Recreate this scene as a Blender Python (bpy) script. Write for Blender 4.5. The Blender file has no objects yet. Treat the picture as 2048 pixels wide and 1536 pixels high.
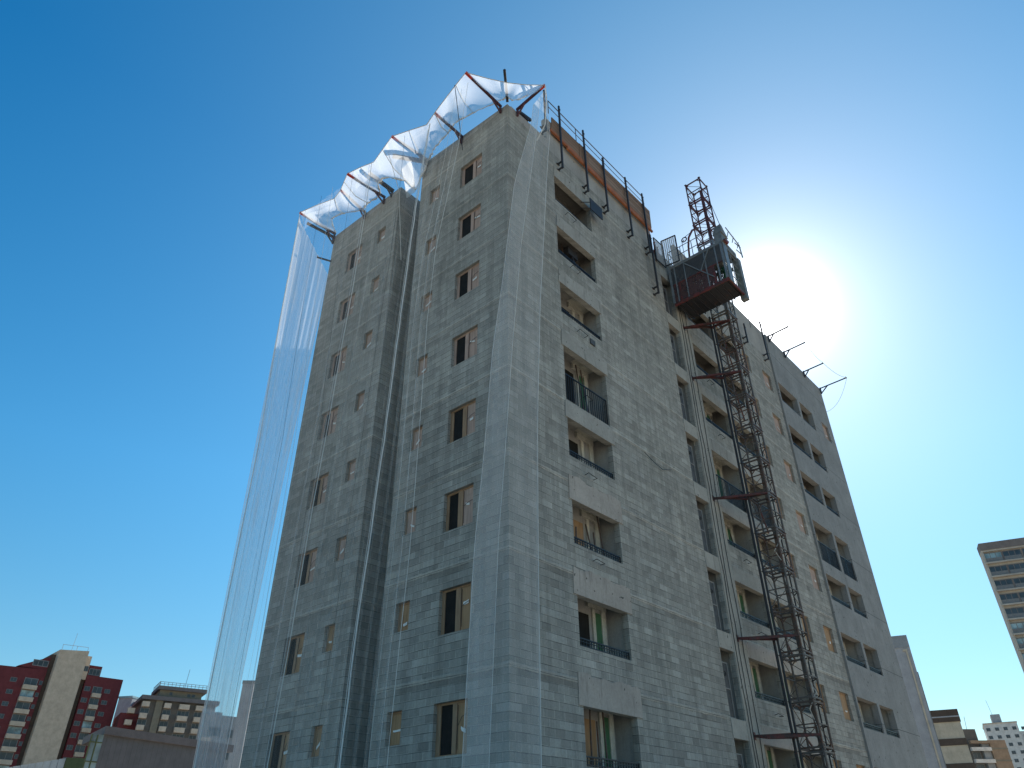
import bpy, math, random
from mathutils import Vector, Matrix
random.seed(7)
R = math.radians
S = bpy.context.scene

# ------------------------------------------------------------------ camera
cd = bpy.data.cameras.new("camera"); cam = bpy.data.objects.new("camera", cd)
S.collection.objects.link(cam); S.camera = cam
cd.sensor_width = 36; cd.lens = 25.397; cd.clip_end = 6000; cd.clip_start = 0.1
fw = Vector((0.62351889, 0.55486143, 0.5507749)); rt = Vector((0.66756986, -0.74452542, -0.00569014)); up = Vector((-0.40690867, -0.37122863, 0.83463443))
CAM = Vector((-12.963, -11.676, 1.8))
m = Matrix((rt, up, -fw)).transposed().to_4x4(); m.translation = CAM; cam.matrix_world = m

# ------------------------------------------------------------------ light
SAZ, SEL = R(16.9), R(36.5)
SD = Vector((math.cos(SEL)*math.cos(SAZ), math.cos(SEL)*math.sin(SAZ), math.sin(SEL)))
W = bpy.data.worlds.new("World"); S.world = W; W.use_nodes = True
nt = W.node_tree; nt.nodes.clear()
out = nt.nodes.new("ShaderNodeOutputWorld")
sky = nt.nodes.new("ShaderNodeTexSky"); sky.sky_type = 'NISHITA'; sky.sun_disc = False
sky.sun_elevation = SEL; sky.sun_rotation = math.pi/2 - SAZ
sky.air_density = 1.0; sky.dust_density = 0.16; sky.ozone_density = 1.6; sky.altitude = 0
bg = nt.nodes.new("ShaderNodeBackground"); bg.inputs[1].default_value = 0.15
hs = nt.nodes.new("ShaderNodeHueSaturation"); hs.inputs['Saturation'].default_value = 1.48; hs.inputs['Hue'].default_value = 0.496
nt.links.new(sky.outputs[0], hs.inputs['Color']); nt.links.new(hs.outputs[0], bg.inputs[0])
# aureole of hazy air around the sun (light scattered forward by the air, fixed in the sky)
geo = nt.nodes.new("ShaderNodeTexCoord"); dot = nt.nodes.new("ShaderNodeVectorMath"); dot.operation = 'DOT_PRODUCT'
nrm = nt.nodes.new("ShaderNodeVectorMath"); nrm.operation = 'NORMALIZE'
nt.links.new(geo.outputs['Generated'], nrm.inputs[0]); nt.links.new(nrm.outputs[0], dot.inputs[0]); dot.inputs[1].default_value = SD
def mth(op, a, b=None, tree=nt):
    n = tree.nodes.new("ShaderNodeMath"); n.operation = op
    for i, v in enumerate((a, b)):
        if v is None: continue
        if isinstance(v, (int, float)): n.inputs[i].default_value = v
        else: tree.links.new(v, n.inputs[i])
    return n.outputs[0]
# the air just above the horizon is a little dimmer than the clean-air model makes it
sepz = nt.nodes.new("ShaderNodeSeparateXYZ"); nt.links.new(nrm.outputs[0], sepz.inputs[0])
mr = nt.nodes.new("ShaderNodeMapRange"); nt.links.new(sepz.outputs[2], mr.inputs[0])
for i_, v_ in zip((1, 2, 3, 4), (0.03, 0.42, 0.062, 0.103)): mr.inputs[i_].default_value = v_
nt.links.new(mr.outputs[0], bg.inputs[1])
d = mth('MAXIMUM', dot.outputs['Value'], 0.0)
glow = mth('ADD', mth('MULTIPLY', mth('POWER', d, 900.0), 1.6), mth('ADD', mth('MULTIPLY', mth('POWER', d, 170.0), 0.27), mth('MULTIPLY', mth('POWER', d, 16.0), 0.06)))
wide = mth('MULTIPLY', mth('POWER', d, 4.0), 0.125)
bg2 = nt.nodes.new("ShaderNodeBackground"); bg2.inputs[0].default_value = (1, 0.90, 0.78, 1); nt.links.new(glow, bg2.inputs[1])
add = nt.nodes.new("ShaderNodeAddShader"); nt.links.new(bg.outputs[0], add.inputs[0]); nt.links.new(bg2.outputs[0], add.inputs[1])
bg3 = nt.nodes.new("ShaderNodeBackground"); bg3.inputs[0].default_value = (0.68, 0.98, 0.50, 1); nt.links.new(wide, bg3.inputs[1])
add2 = nt.nodes.new("ShaderNodeAddShader"); nt.links.new(add.outputs[0], add2.inputs[0]); nt.links.new(bg3.outputs[0], add2.inputs[1])
mr2 = nt.nodes.new("ShaderNodeMapRange"); nt.links.new(sepz.outputs[2], mr2.inputs[0])
for i_, v_ in zip((1, 2, 3, 4), (0.0, 0.75, 0.085, 0.0)): mr2.inputs[i_].default_value = v_
bg4 = nt.nodes.new("ShaderNodeBackground"); bg4.inputs[0].default_value = (0.42, 0.85, 0.30, 1); nt.links.new(mr2.outputs[0], bg4.inputs[1])
add3 = nt.nodes.new("ShaderNodeAddShader"); nt.links.new(add2.outputs[0], add3.inputs[0]); nt.links.new(bg4.outputs[0], add3.inputs[1])
nt.links.new(add3.outputs[0], out.inputs[0])
sl = bpy.data.lights.new("sun", 'SUN'); sl.energy = 5.0; sl.angle = R(0.5); sl.color = (1, 0.95, 0.87)
so = bpy.data.objects.new("sun", sl); S.collection.objects.link(so); so.rotation_euler = (-SD).to_track_quat('-Z', 'Y').to_euler()
S.view_settings.view_transform = 'Standard'; S.view_settings.look = 'None'; S.view_settings.gamma = 1
S.view_settings.exposure = 0.6
S.cycles.max_bounces = 8; S.cycles.transparent_max_bounces = 24

# ------------------------------------------------------------------ materials
class NT:
    def __init__(s, name):
        s.m = bpy.data.materials.new(name); s.m.use_nodes = True; s.t = s.m.node_tree; s.b = s.t.nodes["Principled BSDF"]
        s.o = s.t.nodes["Material Output"]
    def n(s, t, **k):
        x = s.t.nodes.new(t)
        for a, b in k.items(): setattr(x, a, b)
        return x
    def l(s, a, b): s.t.links.new(a, b)
    def math(s, op, a, b=None): return mth(op, a, b, s.t)
    def noise(s, vec, scale, detail=3, rough=.55, dims='3D'):
        x = s.n("ShaderNodeTexNoise", noise_dimensions=dims); x.inputs['Scale'].default_value = scale; x.inputs['Detail'].default_value = detail; x.inputs['Roughness'].default_value = rough
        if vec is not None: s.l(vec, x.inputs['Vector'])
        return x.outputs['Fac']
    def ramp(s, f, stops):
        x = s.n("ShaderNodeValToRGB"); e = x.color_ramp.elements
        while len(e) < len(stops): e.new(.5)
        for q, (p, c) in zip(e, stops):
            q.position = p; q.color = (*c, 1) if len(c) == 3 else c
        s.l(f, x.inputs[0]); return x.outputs[0]
    def mix(s, f, a, b, mode='MIX'):
        x = s.n("ShaderNodeMix", data_type='RGBA', blend_type=mode)
        for v, i in ((f, 0), (a, 6), (b, 7)):
            if isinstance(v, (int, float)): x.inputs[i].default_value = v
            elif isinstance(v, tuple): x.inputs[i].default_value = (*v, 1)
            else: s.l(v, x.inputs[i])
        return x.outputs[2]
    def smooth(s, v, a, b, c=0., d=1.):
        x = s.n("ShaderNodeMapRange", interpolation_type='SMOOTHSTEP')
        s.l(v, x.inputs[0])
        for i, q in zip((1, 2, 3, 4), (a, b, c, d)): x.inputs[i].default_value = q
        return x.outputs[0]
    def comb(s, x, y, z=0.):
        c = s.n("ShaderNodeCombineXYZ")
        for i, v in enumerate((x, y, z)):
            if isinstance(v, (int, float)): c.inputs[i].default_value = v
            else: s.l(v, c.inputs[i])
        return c.outputs[0]
    def bump(s, h, st=.3, dist=.02):
        x = s.n("ShaderNodeBump"); x.inputs['Strength'].default_value = st; x.inputs['Distance'].default_value = dist
        s.l(h, x.inputs['Height']); s.l(x.outputs[0], s.b.inputs['Normal'])
    def pos(s):
        g = s.n("ShaderNodeNewGeometry"); sp = s.n("ShaderNodeSeparateXYZ"); s.l(g.outputs['Position'], sp.inputs[0]); return g.outputs['Position'], sp.outputs

def plain(name, col, rough=.7, metal=0., var=.15, scale=3., spec=.3):
    s = NT(name); c = s.n("ShaderNodeTexCoord").outputs['Object']
    f = s.noise(c, scale, 5, .65); f2 = s.noise(c, scale*7, 2, .5)
    f = s.math('ADD', s.math('MULTIPLY', f, .75), s.math('MULTIPLY', f2, .25))
    a = tuple(max(0, v*(1-var*1.6)) for v in col); b = tuple(min(1, v*(1+var*1.6)) for v in col)
    s.l(s.ramp(f, [(.3, a), (.7, b)]), s.b.inputs['Base Color'])
    s.b.inputs['Roughness'].default_value = rough; s.b.inputs['Metallic'].default_value = metal; s.b.inputs['Specular IOR Level'].default_value = spec
    return s.m

def block_material(name):
    s = NT(name); P, xyz = s.pos(); u = s.math('ADD', xyz[0], xyz[1]); z = xyz[2]
    wob = s.noise(P, 1.3, 2); u2 = s.math('ADD', u, s.math('MULTIPLY', s.math('SUBTRACT', wob, .5), .03)); z2 = s.math('ADD', z, s.math('MULTIPLY', s.math('SUBTRACT', s.noise(P, .9, 2), .5), .03))
    v = s.comb(u2, z2)
    br = s.n("ShaderNodeTexBrick"); s.l(v, br.inputs['Vector']); br.offset = .5
    for k, val in (('Scale', 1.), ('Mortar Size', .010), ('Mortar Smooth', .35), ('Bias', 0.), ('Brick Width', .4), ('Row Height', .2)): br.inputs[k].default_value = val
    br.inputs['Color1'].default_value = (.285, .278, .255, 1); br.inputs['Color2'].default_value = (.385, .372, .34, 1); br.inputs['Mortar'].default_value = (.50, .48, .43, 1)
    row = s.math('FLOOR', s.math('DIVIDE', z2, .2)); off = s.math('MULTIPLY', s.math('MODULO', s.math('ADD', row, 400.), 2.), .5)
    cell = s.math('FLOOR', s.math('ADD', s.math('DIVIDE', u2, .4), s.math('SUBTRACT', .5, off)))
    wn = s.n("ShaderNodeTexWhiteNoise", noise_dimensions='2D'); s.l(s.comb(cell, row), wn.inputs['Vector'])
    big = s.noise(P, .23, 4, .6)
    col = s.mix(s.smooth(s.noise(P, 1.1, 4, .65), .42, .62, .22, .0), br.outputs['Color'], s.mix(.5, (.285, .278, .255), (.385, .372, .34)))
    # odd dark and pale blocks, more of them on the lower storeys
    low = s.smooth(z, 20., 5., .988, .925)
    col = s.mix(s.math('MULTIPLY', s.math('GREATER_THAN', wn.outputs['Value'], low), .50), col, (.24, .225, .205))
    lite = s.smooth(z, 26., 5., .02, .08)
    col = s.mix(s.math('MULTIPLY', s.math('LESS_THAN', wn.outputs['Value'], lite), .32), col, (.54, .53, .50))
    # course of dark blocks just under each floor joint
    zs = s.math('FRACT', s.math('DIVIDE', s.math('ADD', z, 2.8*10-25.2), 2.8)); h = s.math('MULTIPLY', zs, 2.8)
    under = s.math('MULTIPLY', s.math('GREATER_THAN', h, 2.56), s.math('LESS_THAN', h, 2.74))
    gate = s.smooth(s.noise(s.comb(s.math('MULTIPLY', u, .5), row), .8, 2), .50, .56)
    col = s.mix(s.math('MULTIPLY', s.math('MULTIPLY', under, gate), s.smooth(z, 20., 5., .12, .62)), col, (.20, .185, .165))
    # the joint itself: a rough cement line
    hn = s.math('MULTIPLY', s.math('SUBTRACT', s.noise(P, 5., 5, .7), .5), .10)
    dd = s.math('ABSOLUTE', s.math('SUBTRACT', s.math('ABSOLUTE', s.math('SUBTRACT', s.math('ADD', h, hn), 1.4)), 1.4))
    jm = s.smooth(dd, .075, .035); jgate = s.smooth(s.noise(s.comb(u, s.math('MULTIPLY', z, .3)), .7, 4, .7), .36, .56, .25, .9)
    col = s.mix(s.math('MULTIPLY', jm, jgate), col, (.52, .48, .42))
    dk = s.math('MULTIPLY', s.smooth(s.math('ABSOLUTE', s.math('SUBTRACT', dd, .075)), .025, .0), s.smooth(s.noise(P, 2.3, 4, .7), .5, .66))
    col = s.mix(s.math('MULTIPLY', dk, .75), col, (.09, .09, .085))
    wr = s.n("ShaderNodeTexWhiteNoise", noise_dimensions='1D'); s.l(row, wr.inputs['W'])
    col = s.mix(1., col, s.ramp(wr.outputs['Value'], [(0., (.89, .89, .89)), (1., (1.09, 1.09, 1.085))]), 'MULTIPLY')
    # cement wash, damp and drips
    st = s.noise(s.comb(s.math('MULTIPLY', u, 3.2), s.math('MULTIPLY', z, .22)), 1., 5, .65)
    col = s.mix(1., col, s.ramp(st, [(.28, (.74, .74, .73)), (.72, (1.2, 1.2, 1.18))]), 'MULTIPLY')
    col = s.mix(1., col, s.ramp(big, [(.3, (.90, .905, .89)), (.5, (1, 1, 1)), (.7, (1.08, 1.07, 1.055))]), 'MULTIPLY')
    wash = s.smooth(s.noise(P, .55, 5, .65), .48, .68, 0., .26); washz = s.smooth(z, 8., 22., .25, 1.)
    col = s.mix(s.math('MULTIPLY', wash, washz), col, (.40, .38, .35))
    fine = s.noise(P, 16., 4, .75)
    col = s.mix(1., col, s.ramp(fine, [(.3, (.86, .86, .86)), (.7, (1.13, 1.13, 1.13))]), 'MULTIPLY')
    spl = s.math('MULTIPLY', s.smooth(s.noise(P, 9., 3, .6), .72, .76), s.smooth(s.noise(P, .6, 2), .55, .65))
    col = s.mix(s.math('MULTIPLY', spl, .6), col, (.62, .62, .58))
    s.l(col, s.b.inputs['Base Color']); s.b.inputs['Roughness'].default_value = .92; s.b.inputs['Specular IOR Level'].default_value = .15
    # shadowed bed joint under each course
    fr_ = s.math('FRACT', s.math('DIVIDE', z2, .2)); bed = s.smooth(s.math('ABSOLUTE', s.math('SUBTRACT', fr_, .93)), .075, .03)
    col = s.mix(s.math('MULTIPLY', bed, s.smooth(s.noise(s.comb(s.math('MULTIPLY', u, 1.2), row), 1., 4, .7), .38, .62, .30, .95)), col, (.12, .115, .108))
    s.l(col, s.b.inputs['Base Color'])
    hgt = s.math('ADD', s.math('MULTIPLY', s.math('SUBTRACT', 1., br.outputs['Fac']), .5), s.math('ADD', s.math('MULTIPLY', fine, .5), s.math('MULTIPLY', jm, .8)))
    s.bump(hgt, .7, .025); return s.m

def concrete(name, base, dirty=.35, pits=True, seams=False):
    s = NT(name); P, xyz = s.pos(); u = s.math('ADD', xyz[0], xyz[1]); z = xyz[2]
    a = tuple(v*.84 for v in base); b = tuple(min(1, v*1.16) for v in base)
    col = s.ramp(s.noise(P, .8, 5, .65), [(.3, a), (.7, b)])
    st = s.noise(s.comb(s.math('MULTIPLY', u, 5.), s.math('MULTIPLY', z, .5)), 1., 5, .7)
    col = s.mix(s.smooth(st, .52, .72, 0., dirty), col, tuple(v*.5 for v in base))
    fine = s.noise(P, 14., 5, .75); col = s.mix(1., col, s.ramp(fine, [(.3, (.88, .88, .88)), (.7, (1.1, 1.1, 1.1))]), 'MULTIPLY')
    if pits: col = s.mix(s.smooth(s.noise(P, 7., 2, .5), .69, .73, 0., .85), col, (.05, .05, .045))
    if seams:
        w = s.math('ABSOLUTE', s.math('SUBTRACT', z, 11.15)); w2 = s.math('ABSOLUTE', s.math('SUBTRACT', s.math('FRACT', s.math('DIVIDE', s.math('ADD', z, 2.85), 2.8)), .5))
        col = s.mix(s.smooth(w2, .008, .003, 0., .75), col, (.06, .065, .07))
        w3 = s.math('ABSOLUTE', s.math('SUBTRACT', s.math('FRACT', s.math('DIVIDE', s.math('SUBTRACT', u, 27.6), 2.6)), .5))
        col = s.mix(s.smooth(w3, .006, .002, 0., .3), col, (.10, .10, .11))
    s.l(col, s.b.inputs['Base Color']); s.b.inputs['Roughness'].default_value = .9; s.b.inputs['Specular IOR Level'].default_value = .15
    s.bump(fine, .35, .02); return s.m

def net_material(name, base, streak, edge=.25, col=(.82, .84, .86), trans=.6, us=(7., 34.)):
    s = NT(name); uv = s.n("ShaderNodeUVMap", uv_map="uv").outputs[0]; sp = s.n("ShaderNodeSeparateXYZ"); s.l(uv, sp.inputs[0]); u, v = sp.outputs[0], sp.outputs[1]
    n1 = s.noise(s.comb(s.math('MULTIPLY', u, us[0]), s.math('MULTIPLY', v, .05)), 1., 4, .7)
    n2 = s.noise(s.comb(s.math('MULTIPLY', u, us[1]), s.math('MULTIPLY', v, .06)), 1., 3, .6)
    cl = s.noise(s.comb(s.math('MULTIPLY', u, 1.3), s.math('MULTIPLY', v, .25)), 1., 3)
    f = s.math('ADD', s.smooth(n1, .50, .75, 0., streak), s.smooth(n2, .56, .76, 0., streak*.9))
    f = s.math('ADD', s.math('ADD', f, base), s.smooth(cl, .5, .75, 0., base*.6))
    ev = s.n("ShaderNodeUVMap", uv_map="edge").outputs[0]; es = s.n("ShaderNodeSeparateXYZ"); s.l(ev, es.inputs[0])
    e = s.smooth(es.outputs[0], .10, .0, 0., edge); f = s.math('MINIMUM', s.math('ADD', f, e), .93)
    tr = s.n("ShaderNodeBsdfTransparent"); df = s.n("ShaderNodeBsdfDiffuse"); tl = s.n("ShaderNodeBsdfTranslucent"); mx = s.n("ShaderNodeMixShader"); m2 = s.n("ShaderNodeMixShader")
    for q in (df, tl): q.inputs['Color'].default_value = (*col, 1)
    mx.inputs[0].default_value = trans; s.l(df.outputs[0], mx.inputs[1]); s.l(tl.outputs[0], mx.inputs[2])
    s.l(f, m2.inputs[0]); s.l(tr.outputs[0], m2.inputs[1]); s.l(mx.outputs[0], m2.inputs[2]); s.l(m2.outputs[0], s.o.inputs[0])
    s.t.nodes.remove(s.b); return s.m

def mesh_material(name, col, cell, wire, opening=0.):
    s = NT(name); P, xyz = s.pos(); u = s.math('ADD', xyz[0], xyz[1])
    fu = s.math('FRACT', s.math('DIVIDE', u, cell)); fz = s.math('FRACT', s.math('DIVIDE', xyz[2], cell))
    g = s.math('MAXIMUM', s.math('LESS_THAN', fu, wire), s.math('LESS_THAN', fz, wire))
    if opening: g = s.math('MAXIMUM', g, s.smooth(s.noise(P, 4., 3, .6), opening, opening-.06))
    s.b.inputs['Base Color'].default_value = (*col, 1); s.b.inputs['Roughness'].default_value = .6
    tr = s.n("ShaderNodeBsdfTransparent"); m2 = s.n("ShaderNodeMixShader"); s.l(g, m2.inputs[0]); s.l(tr.outputs[0], m2.inputs[1]); s.l(s.b.outputs[0], m2.inputs[2]); s.l(m2.outputs[0], s.o.inputs[0])
    return s.m

def rust(name, paint, rustc, amt):
    s = NT(name); c = s.n("ShaderNodeTexCoord").outputs['Object']
    f = s.smooth(s.noise(c, 3.5, 5, .7), amt, amt+.12); col = s.mix(f, paint, rustc)
    col = s.mix(1., col, s.ramp(s.noise(c, 20., 3, .6), [(.3, (.75, .75, .75)), (.7, (1.2, 1.2, 1.2))]), 'MULTIPLY')
    s.l(col, s.b.inputs['Base Color']); s.b.inputs['Roughness'].default_value = .6; s.b.inputs['Metallic'].default_value = .15; return s.m

def ply(name, col, edge=None):
    s = NT(name); P, xyz = s.pos()
    c2 = s.comb(s.math('MULTIPLY', s.math('ADD', xyz[0], xyz[1]), 14.), s.math('MULTIPLY', xyz[2], 1.2))
    f = s.noise(c2, 1., 5, .6); col1 = s.ramp(f, [(.3, tuple(v*.78 for v in col)), (.7, tuple(v*1.18 for v in col))])
    col1 = s.mix(s.smooth(s.noise(P, 2.2, 4, .6), .5, .75, 0., .45), col1, tuple(v*.55 for v in col))
    s.l(col1, s.b.inputs['Base Color']); s.b.inputs['Roughness'].default_value = .8; s.b.inputs['Specular IOR Level'].default_value = .2; return s.m

def glass(name, col, rough=.08):
    s = NT(name); c = s.n("ShaderNodeTexCoord").outputs['Object']
    s.l(s.ramp(s.noise(c, .5, 3), [(.35, tuple(v*.5 for v in col)), (.65, tuple(v*1.6 for v in col))]), s.b.inputs['Base Color'])
    s.b.inputs['Roughness'].default_value = rough; s.b.inputs['Specular IOR Level'].default_value = .7; return s.m

M = {}
M['block'] = block_material('grey_block_masonry')
M['smooth'] = concrete('smooth_grey_render', (.275, .277, .270), .42, True, True)
M['rawdark'] = concrete('unfinished_dark_concrete', (.20, .19, .175), .4, False)
M['plaster'] = concrete('grey_plaster', (.33, .325, .31), .3, False)
M['pilaster'] = concrete('pale_concrete', (.39, .375, .335), .6)
M['beam'] = concrete('rough_grey_beam', (.37, .355, .32), .75)
M['beamwarm'] = concrete('rough_beige_beam', (.42, .375, .33), .75)
M['slab'] = concrete('slab_concrete', (.38, .36, .33), .3)
M['cream'] = plain('cream_filler', (.55, .53, .46), .8, 0, .2)
M['green'] = plain('green_board', (.06, .15, .08), .7)
M['dark'] = plain('dark_interior', (.025, .027, .03), .6)
M['darkfill'] = plain('dark_opening', (.022, .021, .02), .7, 0, .2, 3, .08)  # near-black colour painted for unlit window openings; also covers dark balcony doors
M['rail'] = plain('dark_railing_paint', (.028, .032, .04), .45, .2)
M['plyboard'] = ply('pink_plywood', (.45, .325, .265))
M['plywarm'] = ply('brown_plywood', (.40, .25, .14))
M['plyframe'] = ply('timber_frame', (.33, .22, .14))
M['paper'] = plain('white_paper', (.78, .78, .74), .8, 0, .06)
M['wire'] = plain('dark_wire', (.03, .03, .03), .5)
M['gate'] = plain('dark_gate_sheet', (.085, .085, .085), .6, 0, .3)
M['gateframe'] = plain('grey_gate_frame', (.30, .30, .29), .5)
M['redsteel'] = rust('red_painted_steel', (.18, .04, .034), (.09, .042, .036), .46)
M['tie'] = rust('dull_red_steel', (.13, .035, .03), (.07, .035, .03), .45)
M['maroon'] = rust('maroon_steel', (.10, .035, .04), (.06, .03, .03), .50)
M['tip'] = plain('bright_red_paint', (.62, .06, .03), .5)
M['brownsteel'] = rust('brown_rusty_steel', (.12, .09, .075), (.14, .07, .045), .5)
M['mastgrey'] = rust('dusty_grey_steel', (.13, .115, .105), (.13, .08, .06), .50)
M['darksteel'] = rust('dark_steel', (.035, .035, .04), (.08, .04, .03), .58)
M['galv'] = plain('galvanised_steel', (.23, .25, .26), .5, .3, .2)
M['cagegrey'] = plain('weathered_grey_paint', (.19, .20, .20), .6, .1, .25)
M['cagesheet'] = mesh_material('fine_dark_mesh_sheet', (.07, .075, .08), .06, .42, .0)
M['redmesh'] = mesh_material('red_mesh', (.085, .04, .036), .10, .35, .55)
M['orange'] = plain('orange_timber_beam', (.38, .135, .06), .7, 0, .25)
M['boards'] = None
M['clearmesh'] = mesh_material('pale_wire_mesh', (.45, .47, .48), .08, .28)
M['rope'] = plain('white_rope', (.62, .60, .56), .8, 0, .1)
M['gather'] = plain('gathered_white_net', (.72, .72, .70), .9, 0, .1)
M['netcanopy'] = net_material('white_canopy_net', .47, .10, .12, (.90, .91, .92), .66)
M['netcurtain'] = net_material('white_curtain_net', .12, .12, .14, (.88, .88, .88), .6)
M['netend'] = net_material('dense_end_net', .34, .36, .3, (.90, .90, .92), .66, (2.6, 16.))
M['netveil'] = net_material('thin_veil_net', .075, .12, .08, (.80, .79, .76), .5)
M['netband'] = net_material('corner_band_net', .19, .10, .08, (.82, .82, .81), .5)
M['skin'] = plain('skin', (.35, .2, .14), .6); M['shirt'] = plain('green_workwear', (.05, .14, .09), .8); M['helmet'] = plain('white_helmet', (.7, .7, .65), .4)

def board_material():
    s = NT('stacked_formwork_boards'); P, xyz = s.pos()
    fz = s.math('FRACT', s.math('DIVIDE', s.math('SUBTRACT', xyz[2], 27.1), .19)); row = s.math('FLOOR', s.math('DIVIDE', s.math('SUBTRACT', xyz[2], 27.1), .19))
    wn = s.n("ShaderNodeTexWhiteNoise", noise_dimensions='2D'); s.l(s.comb(s.math('FLOOR', s.math('DIVIDE', xyz[0], 2.6)), row), wn.inputs['Vector'])
    col = s.ramp(wn.outputs['Value'], [(0., (.17, .10, .065)), (.5, (.25, .15, .09)), (1., (.30, .20, .14))])
    g = s.noise(s.comb(s.math('MULTIPLY', xyz[0], 1.5), s.math('MULTIPLY', xyz[2], 20.)), 1., 4, .6)
    col = s.mix(1., col, s.ramp(g, [(.3, (.7, .7, .7)), (.7, (1.25, 1.25, 1.25))]), 'MULTIPLY')
    col = s.mix(s.math('MULTIPLY', s.math('LESS_THAN', fz, .09), .8), col, (.02, .015, .01))
    s.l(col, s.b.inputs['Base Color']); s.b.inputs['Roughness'].default_value = .8; return s.m
M['boards'] = board_material()

# ------------------------------------------------------------------ mesh helpers
class MB:
    def __init__(s): s.v = []; s.f = []; s.mi = []; s.cur = 0
    def poly(s, pts):
        b = len(s.v); s.v += [tuple(p) for p in pts]; s.f.append(tuple(range(b, b+len(pts)))); s.mi.append(s.cur)
    def hexa(s, p):
        b = len(s.v); s.v += [tuple(q) for q in p]
        for f in ((0, 3, 2, 1), (4, 5, 6, 7), (0, 1, 5, 4), (1, 2, 6, 5), (2, 3, 7, 6), (3, 0, 4, 7)):
            s.f.append(tuple(b+i for i in f)); s.mi.append(s.cur)
    def box(s, x0, x1, y0, y1, z0, z1):
        if x0 > x1: x0, x1 = x1, x0
        if y0 > y1: y0, y1 = y1, y0
        if z0 > z1: z0, z1 = z1, z0
        s.hexa([(x0, y0, z0), (x1, y0, z0), (x1, y1, z0), (x0, y1, z0), (x0, y0, z1), (x1, y0, z1), (x1, y1, z1), (x0, y1, z1)]); return s
    def tube(s, a, b, r, n=6, r2=None):
        a = Vector(a); b = Vector(b); r2 = r if r2 is None else r2; d = (b-a)
        if d.length < 1e-6: return s
        d.normalize(); u = d.orthogonal().normalized(); w = d.cross(u); k = len(s.v)
        if n == 4:
            h = Vector((0, 0, 1)) if abs(d.z) < .9 else Vector((1, 0, 0)); u = (h-d*h.dot(d)).normalized(); w = d.cross(u); ph = math.pi/4; r *= 1.414; r2 *= 1.414
        else: ph = 0
        for c, rr in ((a, r), (b, r2)):
            for i in range(n):
                t = 2*math.pi*i/n+ph; s.v.append(tuple(c+u*math.cos(t)*rr+w*math.sin(t)*rr))
        for i in range(n): s.f.append((k+i, k+(i+1) % n, k+n+(i+1) % n, k+n+i)); s.mi.append(s.cur)
        s.f.append(tuple(k+n-1-i for i in range(n))); s.f.append(tuple(k+n+i for i in range(n))); s.mi += [s.cur]*2
        return s
    def path(s, pts, r, n=6):
        for a, b in zip(pts, pts[1:]): s.tube(a, b, r, n)
        return s
    def build(s, name, mat, parent=None, smooth=False):
        me = bpy.data.meshes.new(name); me.from_pydata(s.v, [], s.f)
        for q in (mat if isinstance(mat, (list, tuple)) else [mat]): me.materials.append(q)
        me.polygons.foreach_set('material_index', s.mi)
        if smooth: me.polygons.foreach_set('use_smooth', [True]*len(s.f))
        me.validate(); me.update()
        o = bpy.data.objects.new(name, me); S.collection.objects.link(o)
        if parent: o.parent = parent
        return o
def tag(o, label=None, cat=None, group=None, kind=None):
    if label: o['label'] = label
    if cat: o['category'] = cat
    if group: o['group'] = group
    if kind: o['kind'] = kind
    return o
def empty(name, loc=(0, 0, 0), rz=0, label=None, cat=None, group=None):
    o = bpy.data.objects.new(name, None); S.collection.objects.link(o); o.location = loc; o.rotation_euler = (0, 0, rz); o.empty_display_size = .5
    return tag(o, label, cat, group)
def rel(pts, o): return [tuple(Vector(p)-Vector(o)) for p in pts]

# wall with rectangular holes. org: point, U: along wall, N: inward
def holed(name, mat, parent, org, U, N, u0, u1, z0, z1, holes, th=.2, top=None, extra_u=()):
    us = sorted({u0, u1, *extra_u, *[h[0] for h in holes], *[h[1] for h in holes]}); us = [u for u in us if u0 <= u <= u1]
    zs = sorted({z0, z1, *[h[2] for h in holes], *[h[3] for h in holes]}); zs = [z for z in zs if z0 <= z <= z1]
    org = Vector(org); U = Vector(U); N = Vector(N)
    def inh(i, j):
        if i < 0 or j < 0 or i >= len(us)-1 or j >= len(zs)-1: return True
        a = (us[i]+us[i+1])/2; b = (zs[j]+zs[j+1])/2
        return any(h[0] < a < h[1] and h[2] < b < h[3] for h in holes)
    mb = MB(); flip = U.cross(Vector((0, 0, 1))).dot(N) > 0
    def P(i, j, k):
        z = zs[j]
        if top and j == len(zs)-1: z = top(us[i])
        q = org+U*us[i]+N*(th*k); return (q.x, q.y, q.z+z)
    def q(a, b, c, d): mb.poly([a, b, c, d] if not flip else [d, c, b, a])
    for i in range(len(us)-1):
        for j in range(len(zs)-1):
            if inh(i, j): continue
            q(P(i, j, 0), P(i+1, j, 0), P(i+1, j+1, 0), P(i, j+1, 0)); q(P(i, j, 1), P(i, j+1, 1), P(i+1, j+1, 1), P(i+1, j, 1))
            if inh(i-1, j): q(P(i, j, 0), P(i, j+1, 0), P(i, j+1, 1), P(i, j, 1))
            if inh(i+1, j): q(P(i+1, j, 0), P(i+1, j, 1), P(i+1, j+1, 1), P(i+1, j+1, 0))
            if inh(i, j-1): q(P(i, j, 0), P(i, j, 1), P(i+1, j, 1), P(i+1, j, 0))
            if inh(i, j+1): q(P(i, j+1, 0), P(i+1, j+1, 0), P(i+1, j+1, 1), P(i, j+1, 1))
    return mb.build(name, mat, parent)

# ------------------------------------------------------------------ ground
gm = plain('dusty_ground', (.42, .345, .255), .95, 0, .2, .08)
g = MB().box(-2500, 2500, -2500, 2500, -.5, 0).build('ground', gm); tag(g, kind='structure')
rm = plain('asphalt', (.055, .055, .057), .9, 0, .2, .6)
g = MB().box(-22, -16, -300, 300, 0.004, .012).build('road', rm); tag(g, kind='structure')
g = MB().box(-16, -13.6, -300, 300, 0.0, .13).build('pavement', plain('pavement_concrete', (.30, .29, .27), .9)); tag(g, kind='structure')

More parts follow.
